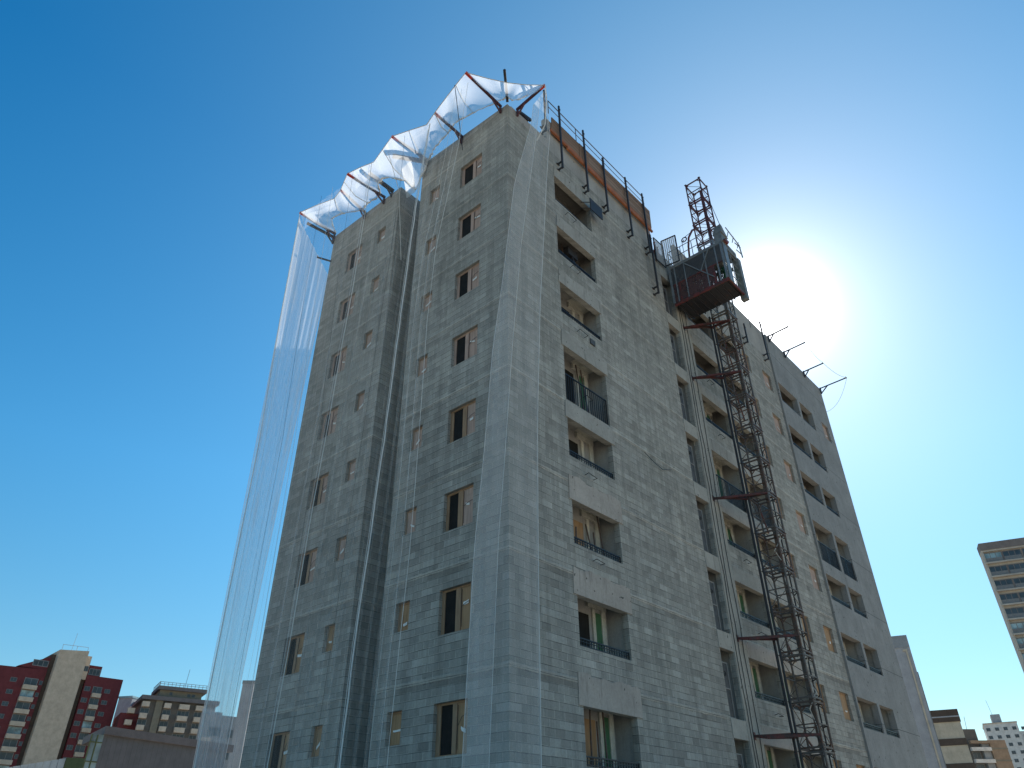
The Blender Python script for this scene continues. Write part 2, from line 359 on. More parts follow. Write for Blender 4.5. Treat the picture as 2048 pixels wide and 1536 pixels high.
# ================================================================== the building under construction
B = empty('apartment_building', (0, 0, 0), 0, 'grey block apartment tower under construction with boarded windows and balconies', 'building')
H = 2.8; ROWS = range(9)
X1 = 31.0; YE = 11.1; RA, RB, RD = 4.85, 6.28, 4.0
hd = lambda k: 24.62-H*k
RWb, RWs = (1.32, 2.49), (3.68, 4.25); LWb, LWs = (8.62, 9.69), (7.05, 7.56)
def rows(u, bot): return [(u[0], u[1], hd(k)-bot, hd(k)) for k in ROWS]
smallb = .80
holesR = rows(RWb, 1.18)+rows(RWs, smallb); holesL = rows(LWb, 1.18)+rows(LWs, smallb)
topL = lambda y: 26.36+.09*y if y < RA+.01 else 26.44+(y-RB)*.045
holed('front_wall', M['block'], B, (0, 0, 0), (0, 1, 0), (1, 0, 0), 0, RA, 0, 26.5, holesR, top=topL)
holed('front_wall', M['block'], B, (0, 0, 0), (0, 1, 0), (1, 0, 0), RB, YE, 0, 26.5, holesL, top=topL)
holed('recess_wall', M['block'], B, (0, RB, 0), (1, 0, 0), (0, 1, 0), .2, RD, 0, 26.44, [])
holed('recess_wall', M['block'], B, (0, RA, 0), (1, 0, 0), (0, -1, 0), .2, RD, 0, 26.7, [])
holed('recess_wall', M['block'], B, (RD, 0, 0), (0, 1, 0), (1, 0, 0), RA-.2, RB+.2, 0, 26.4, rows((5.2, 5.9), .8))
# side wall (the long face)
A_, C_, B1, B2, E_, F_, D1, D2 = (2.76, 5.16), (10.66, 11.64), (12.70, 15.30), (15.45, 18.0), (18.68, 19.52), (21.12, 22.16), (22.93, 25.50), (25.82, 27.72)
holesS = []
for k in ROWS:
    full = k == 3 or k == 8
    bot = 22.50-H*k if full else hd(k)-1.34
    for c in (A_, B1, B2): holesS.append((c[0], c[1], bot, hd(k)))
    holesS.append((C_[0], C_[1], 22.42-H*k, hd(k)))
    for c in (E_, F_): holesS.append((c[0], c[1], hd(k)-1.12, hd(k)))
holesD = []
for k in ROWS:
    bot = 22.50-H*k if k in (3, 8) else hd(k)-1.27
    for c in (D1, D2): holesD.append((c[0], c[1], bot, hd(k)))
holesD.append((29.17, 30.22, hd(0)-1.1, hd(0)+.05))
def topS(x):
    if x < 2.39: return 26.45+.05*x
    if x < 10.25: return 27.15
    if x < 19.0: return 26.0
    return 28.0
holed('side_wall', M['block'], B, (0, 0, 0), (1, 0, 0), (0, 1, 0), .2, 22.78, 0, 26.0, holesS)
holed('parapet', M['slab'], B, (0, 0, 0), (1, 0, 0), (0, 1, 0), .2, 2.4, 26.0, 26.5, [], top=lambda x: 26.42+.05*x)
holed('parapet', M['slab'], B, (0, 0, 0), (1, 0, 0), (0, 1, 0), 2.4, 10.25, 26.0, 27.95, [], .24)
holed('parapet', M['slab'], B, (0, 0, 0), (1, 0, 0), (0, 1, 0), 12.6, 22.78, 26.0, 28.0, [])
holed('smooth_wall', M['smooth'], B, (0, -.10, 0), (1, 0, 0), (0, 1, 0), 22.78, X1, 0, 27.95, holesD, .3)
holed('end_wall', M['smooth'], B, (X1, 0, 0), (0, 1, 0), (-1, 0, 0), .2, 22, 0, 27.95, [(a, a+1.4, hd(k)-1.2, hd(k)) for k in ROWS for a in (3, 8, 14, 18)])
holed('rear_wall', M['block'], B, (0, YE, 0), (1, 0, 0), (0, -1, 0), .2, 10, 0, 26.6, [])
holed('rear_wall', M['block'], B, (10, YE, 0), (0, 1, 0), (1, 0, 0), 0, 10.9, 0, 28.2, [])
holed('rear_wall', M['block'], B, (0, 22, 0), (1, 0, 0), (0, -1, 0), 10.2, X1-.2, 0, 28.2, [])
for k in range(10):
    z = 25.2-H*k; mb = MB()
    if z < .1: continue
    mb.box(RD+.2, X1-.2, .24, YE-.2, z-.12, z).box(.2, RD+.2, .24, RA-.2, z-.12, z).box(.2, RD+.2, RB+.2, YE-.2, z-.12, z)
    mb.box(10.2, X1-.2, YE-.2, 21.8, z-.12, z)
    mb.build('floor_slab' if k else 'roof_slab', M['slab'], B)
# rooftop penthouse behind the boards
MB().box(2.9, 10.2, .8, 9.5, 25.21, 27.7).build('penthouse', M['block'], B)

def jag(mb, x0, x1, z0, z1, y0, y1, n=44, am=.05, ends=.05):
    """rough edged slab of concrete standing proud of the wall"""
    top = []; bot = []
    for i in range(n+1):
        x = x0+(x1-x0)*i/n
        top.append((x, z1+am*(.7*math.sin(x*3.1+z1)+.5*math.sin(x*7.7+z1*3))*.7+random.uniform(-am, am)*.35)); bot.append((x, z0))
    top[0] = (x0+random.uniform(0, ends), top[0][1]); top[-1] = (x1-random.uniform(0, ends), top[-1][1])
    for i in range(n):
        (a, za), (b, zb) = top[i], top[i+1]; (c, zc), (d_, zd) = bot[i], bot[i+1]
        mb.hexa([(c, y0, zc), (d_, y0, zd), (d_, y1, zd), (c, y1, zc), (a, y0, za), (b, y0, zb), (b, y1, zb), (a, y1, za)])
for k in ROWS:
    h = hd(k); warm = k >= 5
    ext = [.02, .03, .08, .10, .12, .14, .17, .20, .2][k]
    mb = MB(); jag(mb, A_[0]-ext, A_[1]+ext*1.3, h-.004, h+(.62 if k < 5 else .76), -.028, .0, am=.035 if k < 5 else .06)
    mb.build('lintel', M['beamwarm'] if warm else M['beam'], B)
    mb = MB(); jag(mb, B1[0]+.02, 18.04, h-.004, h+.58, -.024, .0, 40, .03)
    mb.build('lintel', M['beamwarm'] if k >= 6 else M['beam'], B)
    MB().box(C_[0]-.04, C_[1]+.03, -.022, 0, h-.003, h+.59).build('lintel', M['pilaster'], B)
MB().box(C_[1]+.032, B1[0]-.0, -.034, 0, 0, 26.0).build('pilaster', M['pilaster'], B)
MB().box(15.30, 15.45, -.03, -.001, 0, 25.9).build('pilaster', M['pilaster'], B)

# balconies --------------------------------------------------------------
def railing(par, x0, x1, z0, z1, y=.07, step=.115):
    mb = MB(); mb.box(x0+.01, x1-.01, y-.02, y+.02, z1-.035, z1); mb.box(x0+.01, x1-.01, y-.015, y+.015, z0+.03, z0+.055)
    if z1-z0 < .5: mb.box(x0+.01, x1-.01, y-.012, y+.012, z1-.10, z1-.085)
    n = max(2, int((x1-x0)/step))
    for i in range(n+1):
        x = x0+.02+(x1-x0-.04)*i/n; w = .022 if i in (0, n, n//2) else .0085
        mb.box(x-w, x+w, y-.01, y+.01, z0+.002, z1-.036)
    return mb.build('railing', M['rail'], par)
def balcony(c, k, style, y0=.0, th=.2):
    x0, x1 = c; zf = 22.42-H*k; zc = 25.0-H*k; yb = y0+.78; yi = y0+th
    par = MB()
    w = .1; par.box(x0-w-.05, x0-.05, yi+.002, yb, zf, zc).box(x1+.05, x1+w+.05, yi+.002, yb, zf, zc).box(x0-w-.05, x1+w+.05, yb+.001, yb+.15, zf, zc)
    par.box(x0-.049, x1+.049, yi+.002, yb, zc-.02, zc+.05)
    par = par.build('balcony', M['rawdark'] if (k < 2 or k == 2 and style != 'A') else M['plaster'], B)
    L = x1-x0
    if style == 'D':
        MB().box(x0+L*.88, x0+L*.95, yb-.06, yb, zf, zc-.3).build('door_jamb', M['cream'], par)
        MB().box(x0+.3, x0+L*.85, yb-.03, yb, zf, zf+2.0).build('balcony_door', M['darkfill'] if k % 2 else M['gate'], par)
    else:
        a = x0+L*(.70 if style == 'A' else .66)
        if k >= 2:
            mb = MB().box(a, a+.13, yb-.05, yb, zf, zc-.25).box(a+.42, a+.62, yb-.07, yb, zf, zc-.22)
            # rough skim of filler on the ceiling around the door head
            mb.box(a-.35, a+.70, yb-.42, yb-.08, zc-.035, zc-.022); mb.box(a-.25, a+.66, yb-.08, yb, zc-.24, zc-.03)
            if k in (4, 5): mb.box(a+.13, a+.30, yb-.08, yb, zf+.2, zc-1.1)
            mb.build('door_jamb', M['cream'], par)
            MB().box(a+.132, a+.418, yb-.04, yb, zf, zc-.35).build('door_panel', M['green'] if k in (3, 6, 7) or style == 'B' else M['plaster'], par)
        MB().box(x0+L*.40, x0+L*.62, yb-.04, yb, zf+.02, zf+2.1).build('balcony_door', M['plywarm'] if (k in (5, 7) and style == 'A') else M['darkfill'], par)
    if k in (3, 8): railing(par, x0, x1, 22.50-H*k, 22.50-H*k+1.06, y0+.07)
    else:
        s = hd(k)-(1.34 if style != 'D' else 1.27)
        railing(par, x0, x1, s, s+(.24 if k else .14), y0+.07)
    return par
for k in ROWS:
    balcony(A_, k, 'A'); balcony(B1, k, 'B'); balcony(B2, k, 'B'); balcony(D1, k, 'D', -.1, .3); balcony(D2, k, 'D', -.1, .3)
# stair landings with sheet gates
for k in ROWS:
    x0, x1 = C_; zf = 22.42-H*k; h = hd(k)
    p = MB().box(x0-.15, x0-.05, .202, 1.9, zf, h+.3).box(x1+.05, x1+.15, .202, 1.9, zf, h+.3).box(x0-.15, x1+.15, 1.901, 2.0, zf, h+.3).box(x0-.049, x1+.049, .202, 1.9, h+.25, h+.32).build('stair_landing', M['plaster'], B)
    gx = x0+.60+random.uniform(-.03, .03); t = zf+1.78
    gt = MB().box(x0+.05, gx, .16, .185, zf+.05, t).build('landing_gate', M['gate'], p)
    fr = MB()
    for a in (x0+.03, gx): fr.box(a-.014, a+.014, .14, .158, zf+.02, t+.02)
    for z in (zf+.05, zf+.95, t): fr.box(x0+.045, gx-.015, .14, .158, z-.013, z+.013)
    fr.build('gate_frame', M['gateframe'], p)
    r = MB(); c = Vector((x0+.36, .14, zf+1.42)); r.path([c+Vector((math.cos(i*math.pi/6)*.09, 0, math.sin(i*math.pi/6)*.07)) for i in range(13)], .012)
    r.box(c.x-.08, c.x+.02, .13, .15, c.z-.02, c.z+.015); r.build('gate_handle', M['wire'], p)

# windows ------------------------------------------------------------------
def window(face, u, z0, z1, style, k, y0=0.):
    u0, u1 = u; mb = MB(); L = u1-u0; hh = z1-z0
    if face == 'L': T = lambda a, b, d0, d1, c, e, m: m.box(d0+.04, d1+.04, a, b, c, e)        # u is y, depth is x
    else: T = lambda a, b, d0, d1, c, e, m: m.box(a, b, d0+y0+.04, d1+y0+.04, c, e)
    fl = .055
    T(u0+.002, u0+fl, .07, .15, z0+.002, z1-.002, mb); T(u1-fl, u1-.002, .07, .15, z0+.002, z1-.002, mb)
    T(u0+fl, u1-fl, .07, .15, z1-fl, z1-.002, mb); T(u0+fl, u1-fl, .07, .15, z0+.002, z0+fl*.7, mb)
    if style == 'big':
        # the face is seen with u growing to the picture's left: the dark sash is the far half
        m0 = u0+L*(.39+random.uniform(-.03, .04)); mw = L*(.14+random.uniform(-.02, .03)); T(m0, m0+mw, .065, .155, z0+.04, z1-fl, mb)
        lw_ = u1-L*random.uniform(.08, .13); T(lw_, u1-fl-.001, .075, .145, z0+.042, z1-fl-.002, mb)
        w = mb.build('window', M['plyframe'] if k > 3 else M['plyboard'], B)
        T(m0+mw+.002, lw_-.002, .10, .12, z0+.042, z1-fl-.002, p := MB()); p.build('dark_opening_sheet', M['darkfill'], w)  # no glass: dark sheet stands in for the shade behind the open sash
        T(u0+fl+.002, m0-.002, .085, .11, z0+.042, z1-fl-.002, p := MB()); p.build('plywood_board', M['plyboard'] if k < 6 else M['plywarm'], w)
        bu0, bu1 = u0+fl, m0; zt = z0+hh*random.uniform(.40, .60)
    elif style == 'small':
        w = mb.build('window', M['plyframe'], B)
        T(u0+fl+.002, u1-fl-.002, .085, .11, z0+.042, z1-fl-.002, p := MB()); p.build('plywood_board', M['plyboard'] if k < 6 else M['plywarm'], w)
        bu0, bu1 = u0+fl, u1-fl; zt = z0+hh*random.uniform(.25, .5)
    else:
        s = .10 if style == 'E' else .2
        m0 = u0+fl+L*s
        w = mb.build('window', M['plyframe'], B)
        T(u0+fl+.002, m0-.002, .11, .13, z0+.042, z1-fl-.002, p := MB()); p.build('dark_opening_sheet', M['darkfill'], w)
        T(m0, u1-fl-.002, .085, .11, z0+.042, z1-fl-.002, p := MB()); p.build('plywood_board', M['plyboard'] if k < 5 else M['plywarm'], w)
        bu0, bu1 = m0+.1, u1-fl; zt = z0+hh*random.uniform(.3, .5)
    # torn white paper label and loose wire
    c = (bu0+bu1)/2+random.uniform(-.04, .04); wd = random.uniform(.07, .15); ht = random.uniform(.025, .055); sl_ = random.uniform(-.07, .05)
    pts = [(c-wd, zt-ht-sl_), (c+wd*.6, zt-ht+sl_*.4), (c+wd, zt-ht*.4+sl_), (c+wd, zt+ht+sl_), (c, zt+ht*.8), (c-wd, zt+ht-sl_)]
    q = MB(); fr = [(0.098, a, b) if face == 'L' else (a, .098+y0, b) for a, b in pts]; bk = [(0.103, a, b) if face == 'L' else (a, .103+y0, b) for a, b in pts]
    if face == 'L': fr.reverse(); bk.reverse()
    q.poly(fr); q.poly(bk[::-1])
    n = len(fr)
    for i in range(n): q.poly([fr[(i+1) % n], fr[i], bk[i], bk[(i+1) % n]])
    q.build('paper_label', M['paper'], w)
    if style == 'big':
        a = m0-.05; b = u0+.12; dz = random.uniform(-.1, .1)
        q = MB(); q.path([(.095, a-.0, z1-.1), (.09, a+.005, zt+.1+dz), (.095, a, z0+.12)], .007, 5)
        q.path([(.095, b, z1-.38+dz), (.085, (a+b)/2, z1-.42+dz), (.095, a, z1-.55)], .006, 5)
        q.build('loose_wire', M['wire'], w)
    return w
for k in ROWS:
    h = hd(k)
    window('L', RWb, h-1.18, h, 'big', k); window('L', LWb, h-1.18, h, 'big', k)
    window('L', RWs, h-smallb, h, 'small', k); window('L', LWs, h-smallb, h, 'small', k)
    window('S', E_, h-1.12, h, 'E', k); window('S', F_, h-1.12, h, 'F', k)
window('S', (29.17, 30.22), hd(0)-1.1, hd(0)+.05, 'F', 0, -.1)
# conduits down the concrete pilaster, props and hoses left on the balconies
for x0 in (11.82, 12.05, 12.42):
    pts = [(x0+random.uniform(-.05, .05), -.05, 25.9-i*.9) for i in range(29)]
    MB().path(pts, .012, 5).build('conduit', M['wire'], B)
for k in range(8):
    c0 = A_ if k % 2 else B1
    mb = MB(); zf = 22.43-H*k
    for i in range(2+k % 3): x = c0[0]+.5+random.uniform(0, 1.7); mb.tube((x, .4+random.uniform(-.1, .2), zf), (x+random.uniform(-.25, .25), .6, zf+random.uniform(1.7, 2.5)), .025, 6)
    mb.build('prop', M['brownsteel'], B)
mb = MB(); mb.box(3.9, 4.5, .35, .6, 24.62-2.8-.35, 24.62-2.8+.02).path([(4.2, .4, 21.5), (4.1, .3, 21.2), (4.3, .25, 20.8), (4.15, .3, 20.5)], .03, 6); mb.build('hanging_tool', M['darksteel'], B)
for k, x in ((4, 7.2),):
    z = hd(k)+.5; MB().path([(x, -.02, z), (x+.5, -.06, z-.22), (x+1.1, -.05, z-.3), (x+1.8, -.02, z-.05)], .007, 4).build('loose_wire', M['wire'], B)
# iron hooks and a loose plate on the parapets, patches of old mortar
for k, (x, w) in enumerate([(3.35, .5), (3.45, .42), (3.6, .42), (3.7, .3), (3.5, .4), (3.6, .35)]):
    z = hd(k)-1.75+.1*(k % 2); mb = MB()
    mb.path([(x, 0, z), (x-.02, -.16, z+.02), (x+w, -.17, z-.03), (x+w+.02, 0, z-.02)], .011, 5); mb.build('iron_hook', M['wire'], B)
for k in (1, 2, 3, 4, 5, 6):
    x = 13.5+.1*k; z = hd(k)-1.75; c = Vector((x, 0, z)); mb = MB()
    mb.path([(x, 0, z), (x-.02, -.15, z+.03), (x+.35, -.17, z-.02), (x+.38, 0, z)], .012, 5); mb.build('iron_hook', M['wire'], B)
mb = MB(); mb.box(4.72, 5.55, -.34, -.30, 24.05, 24.72)
for z in (24.15, 24.5): mb.tube((4.75, -.3, z), (4.5, .0, z+.02), .018, 5)
tag(mb.build('steel_plate', M['darksteel'], B), None)
MB().box(4.35, 4.62, -.05, 0, hd(2)-1.86, hd(2)-1.64).build('junction_box', M['gate'], B)

# ------------------------------------------------------------------ formwork boards on the roof edge
F = empty('formwork_guard', (6.2, -.15, 27.1), 0, 'brown stacked boards over an orange timber beam along the roof edge', 'formwork')
o = (6.2, -.15, 27.1)
def bld(mb, name, mat, par, origin):
    mb.v = [tuple(Vector(p)-Vector(origin)) for p in mb.v]; return mb.build(name, mat, par)
mb = MB()
for i in range(4):
    xa, xb = 2.62+i*1.9, 2.62+(i+1)*1.9-.015
    ya, yb_ = -.13-.015*(i % 2), -.09
    mb.hexa([(xa, ya, 27.25), (xb, ya, 27.25), (xb, yb_, 27.25), (xa, yb_, 27.25), (xa, ya-.03, 28.05+.09*i), (xb, ya-.03, 28.12+.09*i), (xb, yb_-.03, 28.12+.09*i), (xa, yb_-.03, 28.05+.09*i)])
bld(mb, 'board_panel', M['boards'], F, o)
bld(MB().box(2.5, 10.15, -.16, -.07, 27.10, 27.245), 'timber_beam', M['orange'], F, o)
bld(MB().box(3.6, 10.2, -.19, -.10, 26.93, 27.03), 'timber_beam', M['orange'], F, o)
mb = MB(); mb.tube((2.3, -.24, 28.75), (9.6, -.26, 28.75), .02); mb.tube((2.3, -.24, 28.35), (9.6, -.26, 28.35), .015)
for x in (2.3, 4.2, 6.3, 8.0, 9.6): mb.tube((x, -.24, 27.9), (x, -.24, 28.76), .018)
bld(mb, 'guard_rail', M['brownsteel'], F, o)
for i in range(14):
    x = random.uniform(4, 10); MBt = MB().tube((x, .35, 27.6), (x+random.uniform(-.05, .05), .35, 28.7+random.uniform(0, .5)), .008, 4); bld(MBt, 'rebar', M['brownsteel'], F, o)

# perimeter steel posts hooked to the wall
ords = ['first', 'second', 'third', 'fourth', 'fifth', 'sixth']
def post(x, zb, zt, lab, mat=None, y=-.25):
    p = empty('guard_post', (x, y, zb), 0, lab, 'guard post', 'steel guard posts clamped along the roof edge')
    mb = MB(); mb.tube((0, 0, 0), (0, 0, zt-zb), .034, 4); mb.box(-.05, .05, -.05, .0, zt-zb-.28, zt-zb-.22); mb.build('upright', M['darksteel'], p)
    for z in (.06, .42): MB().tube((0, 0, z), (0, -y-.001, z-.02), .03, 4).tube((-.09, -y-.03, z-.02), (.09, -y-.03, z-.02), .02, 4).build('hook', M['darksteel'], p)
    return p
for i, (x, zb, zt) in enumerate([(2.05, 26.5, 29.2), (3.05, 25.15, 29.15), (4.78, 25.22, 29.2), (6.2, 25.15, 28.62), (8.05, 25.05, 28.9), (9.5, 25.05, 28.98)]):
    post(x, zb, zt, ['short dark steel post just behind the gathered corner net', 'dark steel post at the near end of the board guard', 'dark steel post over the top balcony of the corner column', 'third dark steel post standing against the brown boards', 'dark steel post in front of the far half of the boards', 'dark steel post at the far end of the brown boards'][i])
post(9.7, 22.75, 26.35, 'low dark steel post beside the hoist landing, below the board guard')
post(19.25, 25.3, 26.6, 'short dark post hooked to the wall just right of the hoist mast')
post(21.9, 25.55, 28.3, 'dark steel post on the block wall beside the smooth grey end')
# mesh gates between boards and hoist
def mesh_gate(x0, x1, z0, z1, y0, y1, lab):
    o = ((x0+x1)/2, (y0+y1)/2, z0); e = empty('mesh_barrier', o, 0, lab, 'barrier', 'white mesh barriers at the hoist landing'); mb = MB()
    a, b, c, d_ = (x0, y0, z0), (x1, y1, z0), (x1, y1, z1), (x0, y0, z1)
    for p, q in ((a, b), (b, c), (c, d_), (d_, a)): mb.tube(p, q, .022, 4)
    bld(mb, 'barrier_frame', M['darksteel'], e, o)
    n = Vector((-(y1-y0), x1-x0, 0)).normalized()*.004; mb = MB(); mb.poly([Vector(q)-n for q in (a, b, c, d_)]); mb.poly([Vector(q)+n for q in (d_, c, b, a)]); bld(mb, 'mesh_panel', M['clearmesh'], e, o)
mesh_gate(10.3, 11.1, 25.3, 26.7, -.1, -.12, 'white mesh panel between the wall end and the hoist cage')
mesh_gate(11.15, 11.25, 25.45, 27.1, -.05, -.78, 'tilted white mesh gate opened over the cage roof')
mesh_gate(11.3, 12.5, 25.5, 26.6, .25, .2, 'low mesh gate behind the roof of the hoist cage')
mb = MB()
for i in range(9): mb.tube((10.25+.08*i, random.uniform(-.1, .1), 25.3), (10.25+.08*i+random.uniform(-.06, .06), random.uniform(-.15, .1), 26.5+random.uniform(-.2, .2)), .022, 5)
tag(mb.build('scaffold_bundle', M['redsteel']), 'bundle of rusty red props leaning at the end of the boarded parapet', 'scaffold props')

# ------------------------------------------------------------------ hoist mast
MX, MY, MS = 13.0, -1.09, .80
mast = empty('hoist_mast', (MX+MS/2, MY-MS/2, 0), 0, 'tall rusty lattice hoist mast tied to the side wall', 'hoist mast')
def section(mat_, hgt):
    h2 = MS/2; mb = MB(); c = [(-h2, h2), (-h2, -h2), (h2, -h2), (h2, h2)]
    for x, y in c: mb.tube((x, y, 0), (x, y, hgt-.004), .038, 8)
    for z in (.06, hgt*.5, hgt-.08):
        for i in range(4):
            a, b = c[i], c[(i+1) % 4]; mb.tube((*a, z), (*b, z), .027 if z != hgt*.5 else .018, 4)
            if z == hgt*.5: continue
            # corner gussets that give the bays their rounded openings
            for p, q in ((a, b), (b, a)):
                pz = z+(.17 if z < .5 else -.17); g_ = Vector(p).lerp(Vector(q), .24); mb.tube((*p, pz), (g_.x, g_.y, z), .016, 4)
    for i in range(4):
        a, b = c[i], c[(i+1) % 4]
        if i % 2: a, b = b, a
        mb.tube((*a, .1), (*b, hgt*.5-.02), .013, 5)
        if i in (0, 3): mb.tube((*b, hgt*.5+.02), (*a, hgt-.1), .013, 5)
    for x, y in c:
        mb.box(x-.055, x+.055, y-.055, y+.055, hgt-.03, hgt-.005)
    mb.box(h2+.02, h2+.07, -.05, .05, 0, hgt-.004)
    me = mb.build('mast_section', mat_, mast); return me
SH = 1.508; N = 21; protos = {}
for i in range(N):
    z = 31.9-SH*(i+1)
    key = 'maroon' if i < 3 else ('galv' if i < 6 else ('brownsteel' if i % 2 else 'mastgrey'))
    if key not in protos: protos[key] = section(M[key], SH); q = protos[key]
    else: q = protos[key].copy(); S.collection.objects.link(q); q.parent = mast
    q.location = (0, 0, z)
# round corner brackets of the upper sections
# guide pipes, cable and ladder-like cable guide beside the mast
mb = MB(); mb.tube((-.48, .50, 0), (-.48, .50, 22.9), .05, 8); mb.tube((-.62, .30, 0), (-.62, .30, 22.6), .035, 6)
for i in range(15): mb.tube((-.62, .30, .8+i*1.5), (-.40, .40, .8+i*1.5), .03, 5); 
mb.build('guide_pipe', M['darksteel'], mast)
mb = MB(); mb.tube((.62, -.30, 0), (.62, -.30, 23.8), .022, 6); mb.tube((.74, -.1, 0), (.74, -.1, 26.6), .026, 6)
for i in range(16): mb.tube((.40, -.38, 1+i*1.5), (.76, -.08, 1+i*1.5), .02, 5)
mb.build('cable_guide', M['darksteel'], mast)
mb = MB(); mb.path([(random.uniform(-.33, .33), -.34+random.uniform(0, .25), .5+i*.55) for i in range(40)], .010, 4)
mb.build('loose_cable', M['rope'], mast)
# tie frames to the wall
for z in (22.3, 19.5, 13.75, 8.35, 5.2, 2.6):
    mb = MB(); wx = 12.1-(MX+MS/2); wy = 0-(MY-MS/2); h2 = MS/2
    p0 = (wx, wy-.04, z); p1 = (wx+.9, wy-.04, z+.0)
    a = (-h2, h2+.06, z+.06); b = (-h2-.05, -h2, z-.04); c = (h2, h2, z)
    for p, q in ((p0, a), (p0, b), (a, b), ((wx+.05, wy-.45, z-.08), (a[0], a[1]-.1, z-.05)), (p0, (wx+.05, wy-.45, z-.08)), ((wx+.05, wy-.45, z-.08), b)): mb.tube(p, q, .036, 4)
    mb.tube((17.0-(MX+MS/2), wy-.04, z), (h2, h2, z), .03, 4)
    mb.box(wx-.09, wx+.09, wy-.04, wy-.001-.034, z-.12, z+.12)
    mb.build('wall_tie', M['tie'], mast)

# ------------------------------------------------------------------ hoist cage
CX0, CX1, CY0, CY1, CZ0, CZ1 = 11.25, 12.74, -.20, -2.92, 23.0, 25.33
oc = (12.0, -1.55, 23.0)
cage = empty('hoist_cage', oc, 0, 'grey and red passenger hoist cage raised on the mast near the roof', 'hoist cage')
def cb(mb, n, mt): return bld(mb, n, M[mt], cage, oc)
mb = MB().box(CX0+.03, CX1-.03, CY1+.03, CY0-.03, CZ0+.09, CZ0+.13)
for i in range(9): y = CY0-.15-i*.30; mb.box(CX0+.04, CX1-.04, y-.02, y+.02, CZ0-.01, CZ0+.088)
cb(mb, 'floor', 'darksteel')
mb = MB(); mb.box(CX0-.03, CX0+.03, CY1, CY0, CZ0-.03, CZ0+.12); mb.box(CX0+.03, CX1, CY1-.02, CY1+.04, CZ0-.03, CZ0+.10)
mb.box(CX0-.02, CX0+.02, CY1+.04, CY0-.04, CZ0+1.14, CZ0+1.20); mb.box(CX0-.025, CX0+.02, -2.36, -2.26, CZ0+.12, CZ0+1.14); mb.box(CX0-.025, CX0+.02, -.62, -.56, CZ0+.12, CZ0+1.14)
cb(mb, 'lower_frame', 'redsteel')
mb = MB(); mb.box(CX0-.03, CX0+.03, CY1, CY0, CZ1-.16, CZ1); mb.box(CX0+.03, CX1+.03, CY1-.02, CY1+.05, CZ1-.16, CZ1); mb.box(CX0+.03, CX1-.03, CY1+.06, CY0, CZ1-.06, CZ1-.02)
mb.box(CX1-.03, CX1+.03, CY1+.05, CY0, CZ1-.16, CZ1-.0)
cb(mb, 'roof', 'cagegrey')
mb = MB()
for x, y, w in ((CX0, CY0, .05), (CX0, -.45, .028), (CX0, -.95, .022), (CX0, -2.0, .026), (CX0, -2.55, .028), (CX0, CY1+.05, .05), (CX1, CY0, .05)):
    mb.box(x-w, x+w, y-w, y+w, CZ0+.121, CZ1-.161)
cb(mb, 'post', 'galv')
cb(MB().box(CX0+.02, CX0+.36, CY1-.06, CY1-.021, CZ0-.02, CZ1-.1), 'end_column', 'galv')
cb(MB().box(CX1-.10, CX1+.16, CY1-.10, CY1+.2, CZ0-.22, CZ1-.161), 'end_column', 'cagegrey')
mb = MB()
for p, q in (((-.95, CZ1-.16), (-1.72, CZ0+1.2)), ((-1.72, CZ0+1.2), (-2.25, CZ1-.16)), ((-1.72, CZ0+1.2), (-2.3, CZ0+.5))): mb.tube((CX0-.03, p[0], p[1]), (CX0-.03, q[0], q[1]), .022, 4)
cb(mb, 'brace', 'galv')
# sheets: upper dark mesh, lower reddish mesh, doors
def sheet(n, mt, pts):
    mb = MB(); P_ = [Vector(p) for p in pts]; nn = (P_[1]-P_[0]).cross(P_[2]-P_[0]).normalized()*.003; mb.poly([p+nn for p in P_]); mb.poly([p-nn for p in P_[::-1]]); return cb(mb, n, mt)
sheet('mesh_panel', 'cagesheet', [(CX0, CY0, CZ0+1.2), (CX0, CY1+.1, CZ0+1.2), (CX0, CY1+.1, CZ1-.16), (CX0, CY0, CZ1-.16)])
sheet('mesh_panel', 'redmesh', [(CX0, CY0-.02, CZ0+.12), (CX0, -2.28, CZ0+.12), (CX0, -2.28, CZ0+1.14), (CX0, CY0-.02, CZ0+1.14)])
sheet('mesh_panel', 'cagesheet', [(CX1, CY0, CZ0+.12), (CX1, -2.3, CZ0+.12), (CX1, -2.3, CZ1-.16), (CX1, CY0, CZ1-.16)])
cb(MB().box(CX0+.10, CX1-.10, CY0-.03, CY0-.0, CZ0+.13, CZ1-.17), 'landing_door', 'gate')
mb = MB()
for z in (.5, 1.0, 1.5, 1.95): mb.box(CX0+.45, CX1-.12, CY1-.01, CY1+.01, CZ0+z, CZ0+z+.035)
mb.tube((CX0+.5, CY1, CZ0+.2), (CX1-.1, CY1, CZ0+1.0), .015); mb.box(CX0+.72, CX0+.76, CY1-.01, CY1+.01, CZ0+.1, CZ1-.16)
cb(mb, 'end_gate', 'cagegrey')
mb = MB()
for i in range(14):
    y = random.uniform(-2.2, -.4); x = random.uniform(11.4, 11.8); mb.tube((x, y, CZ0+.14), (x+random.uniform(-.1, .3), y+random.uniform(-.5, .5), CZ0+random.uniform(.5, 1.1)), .025, 5)
tag(bld(mb, 'timber_scraps', M['brownsteel'], None, (0, 0, 0)), 'scrap timber and rods heaped on the hoist cage floor', 'scrap')
